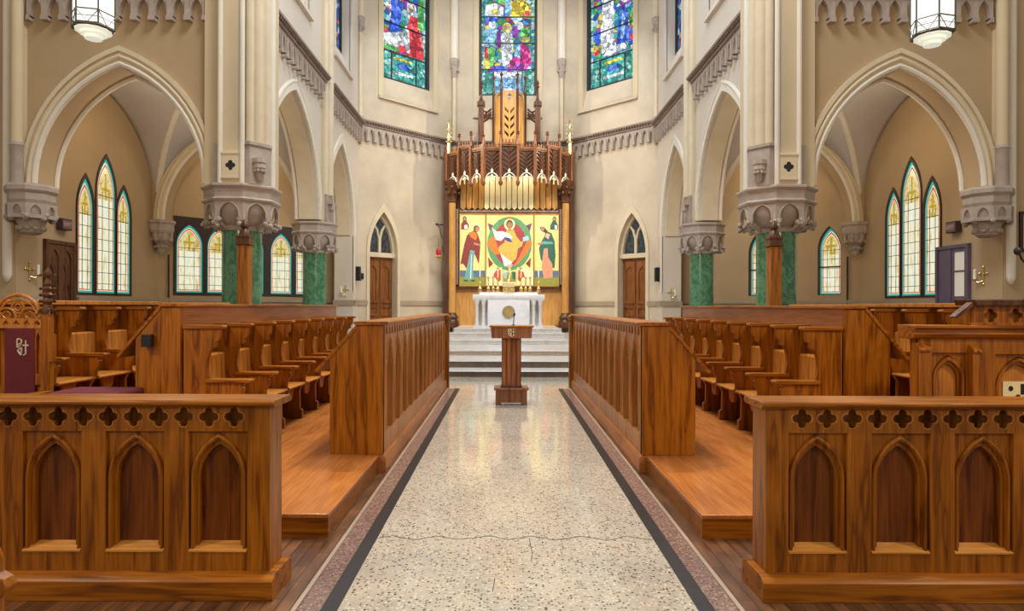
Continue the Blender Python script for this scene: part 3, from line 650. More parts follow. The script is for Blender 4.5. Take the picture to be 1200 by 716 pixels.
for s in (-1, 1):
    a, b = Vector((s * A.x, A.y, 0)), Vector((s * B.x, B.y, 0))
    d = (b - a).normalized(); nout = Vector((s * 0.7, 0.7, 0)); nout = (nout - d * nout.dot(d)).normalized()
    fr = Fr(a, d, nout)
    apse_wall(fr, FL, 'left' if s < 0 else 'right', 'left' if s < 0 else 'right', 1.02, 5 if s < 0 else 6)
    pin = -nout
    corbel_table((a.x, a.y), (b.x, b.y), (pin.x, pin.y), 0.30, 7.78)
    mb = MB(); mb.fbox(fr, 0, .36, 1.52, 1.68, -.05, .02); mb.fbox(fr, 1.72, FL, 1.52, 1.68, -.05, .02); trim(mb, M['dado'])
    # corner shafts
    mb = MB(); ca = a + pin * 0.05 + Vector((-s * .03, 0, 0)); mb.mat(M['mould'])
    mb.tube([ca + Vector((0, 0, 7.75)), ca + Vector((0, 0, 10.9))], 0.07, 10); mb.tube([ca + Vector((0, 0, 11.2)), ca + Vector((0, 0, ZT))], 0.11, 10)
    mb.mat(M['stone']); mb.lathe(ca, [(.02, 6.95), (.08, 7.05), (.10, 7.3), (.15, 7.38), (.15, 7.8), (.10, 7.9)], 8)
    mb.lathe(ca, [(.07, 10.7), (.09, 10.8), (.15, 11.1), (.16, 11.2), (.12, 11.25)], 8)
    for k in range(10): mb.blob(ca + Vector((.11 * math.cos(k), .11 * math.sin(k), 10.85 + (k % 3) * .1)), .05, 6)
    cb = b + Vector((-s * .06, -.08, 0)); mb.mat(M['mould']); mb.tube([cb + Vector((0, 0, .4)), cb + Vector((0, 0, 10.6))], 0.075, 10)
    mb.mat(M['white']); mb.tube([cb + Vector((0, 0, 10.9)), cb + Vector((0, 0, ZT))], 0.15, 10)
    mb.mat(M['stone']); mb.lathe(cb, [(.08, 10.2), (.10, 10.3), (.11, 10.45), (.17, 10.8), (.18, 10.9), (.15, 10.95)], 8)
    for k in range(10): mb.blob(cb + Vector((.12 * math.cos(k), .12 * math.sin(k), 10.5 + (k % 3) * .1)), .055, 6)
    trim(mb)
apse_wall(Fr((-2.11, 25.2, 0), (1, 0, 0), (0, 1, 0)), 4.22, 'centre', 'centre', None, 7)
corbel_table((-2.11, 25.2), (2.11, 25.2), (0, -1), 0.30, 7.78)
# chancel ceiling high above the frame
MB().box(-16, 16, 12.2, 26.2, ZT, ZT + 0.2).build('ceiling', M['vault'], kind='structure')

# ------------------------------------------------------------------ aisles
XW = 9.6
D0, D1 = Vector((9.6, 18.0, 0)), Vector((5.4, 22.89, 0))
def lancet(fr, rt, c, w, z0, zs, rise, t, cross=True, red=True, name='lancet'):
    hw = w / 2
    def sh(k): return [(c - hw + k, z0 + k)] + arch(hw - k, rise * (hw - k) / hw, 8, c, zs) + [(c + hw - k, z0 + k)]
    mb = MB()
    mb.mat(M['amber']).slab(fr, [sh(0.0)], t, t + .03)
    mb.mat(M['teal_glass']).slab(fr, [sh(0.0), sh(.045)], t - .004, t)
    mb.mat(M['red_glass'])
    if red: mb.slab(fr, [sh(.06), sh(.085)], t - .004, t)
    # figured head of the light
    mb.mat(M['amber_deep']).slab(fr, [[(c - hw + .1, zs - .15)] + arch(hw - .1, rise * (hw - .1) / hw, 8, c, zs) + [(c + hw - .1, zs - .15)]], t - .003, t)
    if cross:
        mb.mat(M['gold_glass']); mb.fbox(fr, c - .025, c + .025, zs - .15, zs + rise * .55, t - .006, t); mb.fbox(fr, c - hw * .45, c + hw * .45, zs + .07, zs + .13, t - .006, t)
    mb.build('pane', None, rt)
    mb = MB(); z = z0 + .22
    while z < zs + .05: mb.fbox(fr, c - hw + .05, c + hw - .05, z - .006, z + .006, t - .02, t - .006); z += .26
    for q in (-.18, .18): mb.fbox(fr, c + q * w - .004, c + q * w + .004, z0 + .08, zs + .05, t - .016, t - .006)
    mb.build('leading', M['lead'], rt)
wn = 7
for s in (-1, 1):
    nm = 'left' if s < 0 else 'right'
    # outer wall
    fr = Fr((s * XW, 0, 0), (0, 1, 0), (s, 0, 0))
    L3 = [(14.89, .55, 3.69, .70), (15.66, .73, 4.14, .86), (16.38, .57, 3.69, .70)]
    z0 = 1.78
    holes = [[(c - w / 2 - .02, z0 - .02)] + arch(w / 2 + .02, r + .03, 8, c, zs) + [(c + w / 2 + .02, z0 - .02)] for c, w, zs, r in L3]
    mb = MB(); mb.slab(fr, [[(12.78, 0), (18.1, 0), (18.1, 7.4), (12.78, 7.4)]] + holes, 0, 0.4); S(mb, 'wall_aisle_' + nm, M['tan'])
    wn += 1
    rt = thing('window_%d' % wn, '', '', (s * XW, 15.66, z0), kind='structure')
    for c, w, zs, r in L3: lancet(fr, rt, c, w, z0, zs, r, 0.012)
    mb = MB()
    for c, w, zs, r in L3:
        a = [(c - w / 2 - .055, z0 - .05)] + arch(w / 2 + .055, r + .1, 8, c, zs) + [(c + w / 2 + .055, z0 - .05)]
        b = [(c - w / 2, z0)] + arch(w / 2, r, 8, c, zs) + [(c + w / 2, z0)]
        mb.slab(fr, [a, b], -0.022, 0.04)
    mb.build('window_frame', M['dark_wood_frame'], rt)
    mb = MB(); mb.fbox(fr, 14.6, 18.0, 1.58, 1.68, -.06, .02); mb.fbox(fr, 12.8, 13.5, 1.58, 1.68, -.06, .02); trim(mb, M['dado'])
    # diagonal end wall
    d0, d1 = Vector((s * D0.x, D0.y, 0)), Vector((s * D1.x, D1.y, 0)); d = (d1 - d0).normalized()
    nout = Vector((s * d.y * s, -d.x * s, 0)); nout = Vector((s * abs(d.y), abs(d.x), 0))
    fd = Fr(d0, d, nout); LD = (d1 - d0).length
    if s < 0: ws = [(c, .74, 3.18, .60) for c in (.86, 1.73, 2.75, 3.72, 4.6)]
    else: ws = [(.79, .60, 3.14, .62), (2.92, .60, 3.14, .62)]
    zw = 1.86
    if s < 0: holes = [[(.44, zw - .06), (5.08, zw - .06), (5.08, 3.98), (.44, 3.98)]]
    else: holes = [[(c - w / 2 - .02, zw - .02)] + arch(w / 2 + .02, r + .03, 8, c, zs) + [(c + w / 2 + .02, zw - .02)] for c, w, zs, r in ws]
    mb = MB(); mb.slab(fd, [[(0, 0), (LD, 0), (LD, 7.4), (0, 7.4)]] + holes, 0, .4); S(mb, 'wall_aisle_end_' + nm, M['tan'])
    if s < 0:
        wn += 1; rt = thing('window_%d' % wn, '', '', fd(2.4, zw, 0), kind='structure')
        for c, w, zs, r in ws: lancet(fd, rt, c, w, zw, zs, r, .03)
        hs_ = [[(c - w / 2, zw)] + arch(w / 2, r, 8, c, zs) + [(c + w / 2, zw)] for c, w, zs, r in ws]
        mb = MB(); mb.slab(fd, [[(.41, zw - .08), (5.1, zw - .08), (5.1, 4.0), (.41, 4.0)]] + hs_, -.02, .05); mb.build('window_frame', M['dark_wood_frame'], rt)
    else:
        for c, w, zs, r in ws:
            wn += 1; rt = thing('window_%d' % wn, '', '', fd(c, zw, 0), kind='structure')
            lancet(fd, rt, c, w, zw, zs, r, .14)
            a = [(c - w / 2 - .06, zw - .06)] + arch(w / 2 + .06, r + .1, 8, c, zs) + [(c + w / 2 + .06, zw - .06)]
            b = [(c - w / 2, zw)] + arch(w / 2, r, 8, c, zs) + [(c + w / 2, zw)]
            mb = MB(); mb.slab(fd, [a, b], 0.02, .13); mb.fbox(fd, c - w / 2, c + w / 2, 2.62, 2.66, .10, .14); mb.build('window_frame', M['dark_wood_frame'], rt)
    mb = MB(); mb.fbox(fd, 0, LD, 1.60, 1.70, -.05, .02); trim(mb, M['dado'])
    # groin vault over the first bay
    x0, x1, y0, y1 = 5.62, 9.62, 13.28, 17.95
    nx, ny = 28, 30; mb = MB(); vs = []; fs = []
    hx, hy = (x1 - x0) / 2, (y1 - 12.2) / 2; mx, my = (x0 + x1) / 2, (12.2 + y1) / 2
    def zz(x, y): return 3.8 + max(arch_h(x - mx, hx, 2.55), arch_h(y - my, hy, 2.9))
    for j in range(ny + 1):
        for i in range(nx + 1):
            x, y = x0 + (x1 - x0) * i / nx, y0 + (y1 - y0) * j / ny
            vs.append((s * x, y, zz(x, y)))
    for j in range(ny):
        for i in range(nx):
            q = j * (nx + 1) + i; fs.append((q, q + 1, q + nx + 2, q + nx + 1))
    mb.add(vs, fs); o = S(mb, 'ceiling_vault_' + nm, M['vault'])
    sol = o.modifiers.new('Solidify', 'SOLIDIFY'); sol.thickness = 0.12; sol.offset = 0
    mb = MB()
    for (ax, ay, bx, by) in ((x0, y0, x1, y1), (x0, y1, x1, y0)):
        p = []
        for i in range(25):
            f = i / 24; x, y = ax + (bx - ax) * f, ay + (by - ay) * f
            p.append((s * x, y, zz(x, y) - 0.05))
        mb.tube(p, 0.085, 8)
    trim(mb, M['white'])
    # transverse arch between second column and wall corbel, with wall over it
    ft = Fr((0, 17.72, 0), (s, 0, 0), (0, 1, 0))
    mb = MB(); lo = [(5.55, 7.2), (5.55, 3.78)] + arch(1.85, 2.4, 14, 7.47, 3.8) + [(9.6, 3.78), (9.6, 7.2)]
    mb.slab(ft, [lo], 0, .45); S(mb, 'wall_aisle_arch_' + nm, M['tan'])
    mb = MB().mat(M['mould']); band(mb, ft, 1.85, 2.4, 0.0, 0.22, -0.06, 0.0, 7.47, 3.8); arch_tube(mb, ft, 1.85, 2.4, .1, -.05, .06, 7.47, 3.8)
    mb.mat(M['white']); arch_tube(mb, ft, 1.85, 2.4, 0, 0, .05, 7.47, 3.8); trim(mb)
    MB().slab(Fr((0, 0, 0), (s, 0, 0), (0, 0, 1), (0, 1, 0)), [[(5.5, 17.9), (9.8, 17.9), (9.8, 18.2), (5.5, 23.1)]], 6.7, 6.85).build('ceiling_aisle_' + nm, M['vault'], kind='structure')
    # wall corbel
    rt = thing('corbel', '', '', (s * 9.5, 17.85, 3.3), kind='structure')
    c = (s * 9.44, 17.85, 0)
    MB().lathe(c, [(.30, 3.45), (.33, 3.52), (.33, 3.68), (.37, 3.72), (.37, 3.78), (.34, 3.8)], 8, PI / 8).build('abacus', M['stone'], rt, smooth=.3)
    mb = MB(); mb.lathe(c, [(.03, 2.88), (.10, 2.98), (.13, 3.15), (.24, 3.25), (.27, 3.45)], 8, PI / 8)
    for k in range(8):
        a = k * PI / 4; mb.blob((c[0] + .25 * math.cos(a), c[1] + .25 * math.sin(a), 3.27), .06); mb.tube([(c[0] + .29 * math.cos(a), c[1] + .29 * math.sin(a), 3.25), (c[0] + .29 * math.cos(a), c[1] + .29 * math.sin(a), 3.46)], .03, 6)
        mb.blob((c[0] + .13 * math.cos(a), c[1] + .13 * math.sin(a), 3.08), .045)
    mb.build('carving', M['stone'], rt)
    mb = MB(); mb.tube([fd(.28, .05, -.03), fd(.28, 2.9, -.03)], .022, 8); o = mb.build('conduit_pipe', M['iron']); tag(o, 'thin dark pipe running down the aisle wall below the ' + ('left' if s < 0 else 'right') + ' aisle corbel', 'pipe')
    # filler wall over the arcade's back so the aisle is closed to the outside
    # lower dado on the transept wall stub
    mb = MB(); mb.box(s * 9.66, s * 16, WF - .05, WF + .02, 1.58, 1.68); trim(mb, M['dado'])
# aisle doors
fr = Fr((-XW, 0, 0), (0, 1, 0), (-1, 0, 0))
rt = thing('door_1', '', '', (-XW, 14.0, 0), kind='structure')
mb = MB(); mb.slab(fr, [[(13.53, 0), (14.49, 0), (14.49, 2.86), (13.53, 2.86)], [(13.61, 0.05), (14.41, 0.05), (14.41, 2.78), (13.61, 2.78)]], -.07, 0.0); mb.build('door_frame', M['walnut'], rt)
mb = MB(); mb.fbox(fr, 13.61, 14.41, 0.02, 2.78, -.03, 0.0)
for c in (13.81, 14.21):
    hole = [(c - .13, 1.5)] + arch(.13, .22, 6, c, 2.45) + [(c + .13, 1.5)]; hole2 = [(c - .13, .3), (c + .13, .3), (c + .13, 1.3), (c - .13, 1.3)]
    mb.slab(fr, [[(c - .20, .1), (c + .20, .1), (c + .20, 2.76), (c - .20, 2.76)], hole, hole2], -.055, -.03)
    mb.tube([fr(c, 1.5, -.035), fr(c, 2.5, -.035)], .018, 6); mb.tube([fr(c - .12, 2.4, -.035), fr(c, 2.15, -.035), fr(c + .12, 2.4, -.035)], .018, 6); mb.tube([fr(c - .12, 1.75, -.035), fr(c, 2.0, -.035), fr(c + .12, 1.75, -.035)], .018, 6)
mb.build('door_leaf', M['walnut'], rt)
fr = Fr((XW, 0, 0), (0, 1, 0), (1, 0, 0))
rt = thing('door_2', '', '', (XW, 14.1, 0), kind='structure')
mb = MB(); mb.slab(fr, [[(13.64, 0), (14.67, 0), (14.67, 2.84), (13.64, 2.84)], [(13.71, 0.05), (14.60, 0.05), (14.60, 2.77), (13.71, 2.77)]], -.08, 0.0); mb.build('door_frame', M['purple'], rt)
mb = MB(); mb.slab(fr, [[(13.71, .02), (14.60, .02), (14.60, 2.77), (13.71, 2.77)], [(13.78, 1.74), (14.12, 1.74), (14.12, 2.68), (13.78, 2.68)]], -.05, 0)
mb.fbox(fr, 13.78, 14.12, 2.25, 2.29, -.05, -.01); mb.fbox(fr, 14.17, 14.24, .1, 2.75, -.075, -.04); mb.build('door_leaf', M['purple'], rt)
MB().fbox(fr, 13.78, 14.12, 1.74, 2.68, -.02, -.005).build('door_glass', M['pane'], rt)

# ================================================================== THINGS
def shield(mb, fr, w, h, light, dark, t=0.0, frame_only_light=True):
    """divided shield: two discs and a wavy bend on the light half, cross on the dark half"""
    mb.mat(light)
    out = [(-w / 2, h / 2), (-w / 2, -h * .05), (-w * .42, -h * .28), (-w * .22, -h * .43), (0, -h / 2), (w * .22, -h * .43), (w * .42, -h * .28), (w / 2, -h * .05), (w / 2, h / 2)]
    mb.slab(fr, [out], t, t + .006)
    mb.mat(dark)
    mb.slab(fr, [oval(-w * .27, h * .32, w * .07, h * .07, 8)], t + .006, t + .009); mb.slab(fr, [oval(-w * .24, -h * .2, w * .07, h * .07, 8)], t + .006, t + .009)
    up = [(-w * .48 + w * .48 * i / 6, -h * .02 + h * .16 * i / 6 + (h * .02 if i % 2 else -h * .02)) for i in range(7)]
    mb.slab(fr, [[(x, y + h * .04) for x, y in up] + [(x, y - h * .04) for x, y in up[::-1]]], t + .006, t + .009)
    for x0, x1, y0, y1 in ((.02, .19, .17, .44), (.31, .46, .17, .44), (.02, .19, -.36, .07), (.31, .46, -.18, .07)):
        mb.fbox(fr, x0 * w, x1 * w, y0 * h, y1 * h, t + .006, t + .009)

# ------------------------------------------------------------------ front screens
def front_screen(s):
    label = 'oak screen with arched panels and quatrefoil frieze, in front of the ' + ('burgundy throne' if s < 0 else 'pulpit')
    xe = s * 1.283; n = 5; W = .43; L = .27 * 2 + W * (n - 1) - .02
    rt = thing('choir_screen', label, 'screen', (s * (1.283 + L / 2), 3.5, 0))
    fr = Fr((xe, 3.40, 0), (s, 0, 0), (0, 1, 0))      # u away from the aisle, t backwards
    cs = [.27 + W * i for i in range(n)]
    def op(c, k=0.0):
        hw = .15 - k; return [(c - hw, .235 + k * 1.3), (c - hw, .66)] + arch(hw, .182 - k, 10, c, .66)[1:-1] + [(c + hw, .66), (c + hw, .235 + k * 1.3)]
    mb = MB(); rect = lambda c: [(c - .152, .228), (c + .152, .228), (c + .152, .848), (c - .152, .848)]
    qs = []; u = .187
    while u < L - .05: qs.append(u); u += .130
    mb.slab(fr, [[(0, 0.02), (L, 0.02), (L, .975), (0, .975)]] + [rect(c) for c in cs] + [quatrefoil(q, .922, .055) for q in qs], 0, .03)
    mb.mat(M['oak']); mb.build('frame', M['oak'], rt, bevel=.004)
    mb = MB()
    for q in qs:
        pt = quatrefoil(q, .922, .055, 7); mb.tube([fr(u, v, .001) for u, v in pt + pt[:1]], .0045, 5)
    mb.build('quatrefoil_highlight', M['oak_light'], rt)  # added rings in lighter oak, painted highlights along the lobe edges
    mb = MB(); mb.fbox(fr, 0.0, L, 0.02, .975, .075, .18); mb.fbox(fr, 0, .04, .02, .975, .028, .0752); mb.fbox(fr, 0.05, L, .855, .965, .062, .0752); mb.build('back_board', M['oak'], rt)
    for c in cs:
        mb = MB()
        sp = [(c - .152, .60)] + arch(.142, .235, 10, c, .60) + [(c + .152, .60), (c + .152, .848), (c - .152, .848)]
        mb.slab(fr, [sp], .024, .045)
        mb.fbox(fr, c - .152, c - .142, .228, .60, .024, .045); mb.fbox(fr, c + .142, c + .152, .228, .60, .024, .045)
        band(mb, fr, .126, .208, 0, .017, .010, .05, c, .60, .375, 10); band(mb, fr, .108, .178, 0, .018, .030, .06, c, .60, .375, 10)
        arch_tube(mb, fr, .126, .208, .008, .012, .008, c, .60, .375, 10)
        p = mb.build('arch_frame', M['oak'], rt)
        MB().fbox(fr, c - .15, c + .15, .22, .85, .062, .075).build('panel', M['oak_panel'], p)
        f3 = Fr(fr(c - .15, 0, 0), fr.dn, fr.du)
        MB().slab(f3, [[(-.004, .224), (.062, .224), (.062, .262), (-.004, .232)]], 0, .30).build('panel_sill', M['oak_light_x'], p)
    mb = MB()
    prof = [(-.035, .985), (-.045, .992), (-.045, 1.005), (-.035, 1.012), (.215, 1.012), (.225, 1.0), (.225, .985), (.2, .975), (-.02, .975)]
    f3 = Fr(fr(-.035, 0, 0), fr.dn, fr.du); mb.slab(f3, [prof], 0, L + .05); mb.build('cap_rail', M['oak_x'], rt, bevel=.003)
    mb = MB(); prof = [(-.02, 0), (-.02, .098), (-.005, .110), (.03, .126), (.05, .126), (.23, .126), (.285, .11), (.285, 0)]
    f3 = Fr(fr(-.04, 0, -.055), fr.dn, fr.du); mb.slab(f3, [prof], 0, L + .08); mb.build('plinth', M['oak_x'], rt, bevel=.003)
for s in (-1, 1): front_screen(s)

# ------------------------------------------------------------------ pierced choir rails flanking the aisle
def choir_rail(s):
    label = 'oak choir rail with a row of slender pointed arches, ' + ('left of the aisle beside the maroon throne side' if s < 0 else 'along the pulpit side of the aisle')
    label = 'low oak rail of slender pointed arches along the ' + ('left' if s < 0 else 'right') + ' edge of the stone aisle'
    y0, y1 = 5.95, 12.0
    rt = thing('choir_rail', label, 'rail', (s * 1.3, (y0 + y1) / 2, 0)); XR = 1.17
    fr = Fr((s * XR, 0, 0), (0, 1, 0), (s, 0, 0))
    n = 13; pitch = (y1 - y0 - .16) / n; holes = []
    for i in range(n):
        c = y0 + .08 + pitch * (i + .5); hw = pitch * .37
        holes.append([(c - hw, .33)] + arch(hw, .30, 6, c, .90) + [(c + hw, .33)])
    nf = n * 3; fh = []
    for i in range(nf):
        c = y0 + .08 + (y1 - y0 - .16) / nf * (i + .5); hw = (y1 - y0) / nf * .32
        fh.append([(c - hw, 1.235)] + arch(hw, .05, 3, c, 1.262) + [(c + hw, 1.235)])
    mb = MB(); mb.slab(fr, [[(y0, .14), (y1, .14), (y1, 1.325), (y0, 1.325)]] + holes + fh, 0, .05)
    mb.build('tracery_front', M['oak_rail_lit'], rt, bevel=.0)
    mb = MB()
    for i in range(n):
        c = y0 + .08 + pitch * (i + .5); hw = pitch * .37
        arch_tube(mb, fr, hw, .30, .012, 0.0, .012, c, .90, .55, 5)
    mb.build('arch_moulding', M['oak_rail_lit'], rt)
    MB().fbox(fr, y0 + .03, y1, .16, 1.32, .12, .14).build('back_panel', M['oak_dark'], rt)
    mb = MB(); f3 = Fr((s * XR, y0 - .03, 0), (s, 0, 0), (0, 1, 0))
    mb.slab(f3, [[(-.04, 1.325), (-.05, 1.335), (-.05, 1.352), (-.04, 1.358), (.26, 1.358), (.27, 1.34), (.25, 1.325)]], 0, y1 - y0 + .03); mb.build('cap_rail', M['oak_y'], rt, bevel=.003)
    mb = MB(); mb.slab(f3, [[(-.03, .0), (-.03, .12), (-.01, .15), (.06, .15), (.06, 0)]], 0, y1 - y0 + .03); mb.build('plinth', M['oak_pink'], rt)
    # near end: a post face and the sloping end board
    fe = Fr((s * XR, y0, 0), (s, 0, 0), (0, 1, 0))
    MB().slab(fe, [[(.0, .155), (.245, .155), (.245, 1.325), (0, 1.325)]], -.012, .05).build('end_post', M['oak'], rt, bevel=.003)
    for yy in (0.0, y1 - y0 - .04):
        MB().slab(fe, [[(.245, .155), (.485, .155), (.485, 1.04), (.245, 1.318)]], yy, yy + .04).build('end_board', M['oak'], rt, bevel=.003)
    fs = Fr((s * 1.385, y0, 1.322), (s * .65, 0, -.715), (0, 1, 0), (s * .715, 0, .65))
    MB().slab(fs, [[(0, 0), (.58, 0), (.58, .028), (0, .028)]], -.01, y1 - y0).build('book_desk', M['oak_y'], rt, bevel=.003)
    f4 = Fr((s * 1.14, 0, 0), (0, 1, 0), (s, 0, 0))
    mb = MB(); mb.box(s * 1.10, s * 1.22, y1 + .005, y1 + .125, 0, 1.16); mb.lathe((s * 1.16, y1 + .065, 0), [(.075, 1.16), (.08, 1.20), (.05, 1.22), (.085, 1.26), (.085, 1.31), (.05, 1.35), (.01, 1.36)], 12); mb.build('newel_post', M['oak'], rt, bevel=.003)
for s in (-1, 1): choir_rail(s)

# ------------------------------------------------------------------ stall rows
def stall_row(s, xb, zf, y0, n, label, pitch=.6425):
    """backs at |x| = xb, seats facing the aisle; y0 = first divider"""
    rt = thing('choir_stalls', label, 'choir stalls', (s * (xb - .25), y0 + n * pitch / 2, zf))
    f = Fr((s * xb, y0, zf), (-s, 0, 0), (0, 1, 0))     # u out from the back, t along the row
    prof = [(.0, 0), (.47, 0), (.47, .10), (.44, .12), (.435, .34), (.47, .40), (.50, .43), (.50, .49), (.535, .56), (.545, .60), (.525, .615), (.555, .65), (.25, .65), (.235, .70), (.215, .78), (.215, .86), (.235, .93), (.262, .965), (.28, .96), (.29, .985), (.285, 1.01), (.315, 1.03), (.325, 1.07), (.325, 1.135), (0, 1.135)]
    d0 = MB().slab(f, [prof], -.026, .026).build('divider', M['oak'], rt, bevel=.003)
    caps = MB().slab(f, [[(0, 1.135), (.36, 1.135), (.365, 1.15), (.355, 1.168), (0, 1.168)]], -.05, .05).build('divider_cap', M['oak_x'], d0, bevel=.004)
    MB().slab(f, [[(.20, .65), (.60, .65), (.615, .665), (.605, .685), (.20, .685)]], -.055, .055).build('armrest', M['oak_x'], d0, bevel=.006)
    fb = Fr(f.o, f.du, f.dn)
    b0 = MB(); b0.slab(f, [[(.02, .45), (.13, .45), (.11, .60), (.105, .87), (.09, .885), (.02, .885)]], .03, pitch - .03); b0 = b0.build('backrest', M['oak_light'], rt, bevel=.004)  # paler oak puts the light falling on the backrest into its colour
    s0 = MB(); s0.slab(f, [[(.10, .405), (.50, .405), (.52, .42), (.51, .44), (.10, .44)]], .032, pitch - .032); s0 = s0.build('seat', M['oak_light'], rt, bevel=.006)
    fy = Fr(f(0.40, 0, pitch / 2), f.dn, f.du)
    pts = [(-.12, .405), (.12, .405), (.10, .36), (.085, .30), (.045, .262), (0, .25), (-.045, .262), (-.085, .30), (-.10, .36)]
    MB().slab(fy, [pts], 0, .03).build('seat_bracket', M['oak_light'], s0, bevel=.003)
    for i in range(1, n + 1):
        rep(d0, (0, i * pitch, 0))
        if i < n:
            rep(b0, (0, i * pitch, 0)); rep(s0, (0, i * pitch, 0))
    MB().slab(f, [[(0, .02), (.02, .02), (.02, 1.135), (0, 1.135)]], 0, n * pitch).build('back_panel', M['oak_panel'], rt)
    return rt
stall_row(-1, 2.955, .155, 5.92, 8, 'lower row of eight oak choir stalls left of the aisle, behind the low rail')
stall_row(1, 2.955, .155, 5.92, 8, 'lower row of eight oak choir stalls right of the aisle, behind the low rail')
stall_row(-1, 4.88, .31, 6.29, 7, 'upper oak choir stalls against the left green columns, beside the carved throne')
stall_row(1, 4.88, .31, 6.29, 7, 'upper oak choir stalls against the right green columns, behind the pulpit')
for s in (-1, 1):
    mb = MB(); mb.box(s * 4.885, s * 4.95, 6.2, 11.2, .31, 1.50); o = MB()
    rt = thing('stall_back_screen', 'plain oak panelling with a thin top rail behind the upper ' + ('left' if s < 0 else 'right') + ' stalls', 'panelling', (s * 4.92, 8.7, .31))
    mb.build('panel', M['oak_y'], rt)
    MB().box(s * 4.78, s * 4.98, 6.15, 11.25, 1.50, 1.545).build('top_rail', M['oak_light'], rt, bevel=.006)

# upper-row book desks whose plain backs rise behind the lower stalls
for s in (-1, 1):
    y0, y1 = 5.88, 11.3
    rt = thing('choir_desk', 'tall plain oak choir desk behind the lower ' + ('left' if s < 0 else 'right') + ' stalls, with a sloping end board', 'choir desk', (s * 3.2, (y0 + y1) / 2, .31))
    MB().box(s * 2.975, s * 3.02, y0, y1, .31, 1.485).build('front_panel', M['oak_pink'], rt)
    fe = Fr((s * 2.972, y0, 0), (s, 0, 0), (0, 1, 0))
    MB().slab(fe, [[(.0, .31), (.17, .31), (.17, 1.48), (0, 1.48)]], -.012, .05).build('end_post', M['oak'], rt, bevel=.003)
    for yy in (0.0, y1 - y0 - .04):
        MB().slab(fe, [[(.17, .31), (.405, .31), (.405, 1.20), (.17, 1.478)]], yy, yy + .04).build('end_board', M['oak'], rt, bevel=.003)
    fs = Fr((s * 3.14, y0, 1.480), (s * .65, 0, -.76), (0, 1, 0), (s * .76, 0, .65))
    MB().slab(fs, [[(0, 0), (.60, 0), (.60, .028), (0, .028)]], -.01, y1 - y0).build('book_desk', M['oak_y'], rt, bevel=.003)
    MB().box(s * 2.94, s * 3.16, y0 - .03, y1, 1.485, 1.512).build('cap_rail', M['oak_y'], rt, bevel=.004)
# black box on the left desk end
mb = MB(); mb.box(-3.285, -3.20, 5.80, 5.862, 1.13, 1.24); mb.lathe((-3.243, 5.80, 1.165), [(.012, -.004), (.012, .004)], 8)
tag(mb.build('wall_box', M['black'], bevel=.008), 'small black box fixed to the end of the left choir desk', 'box')

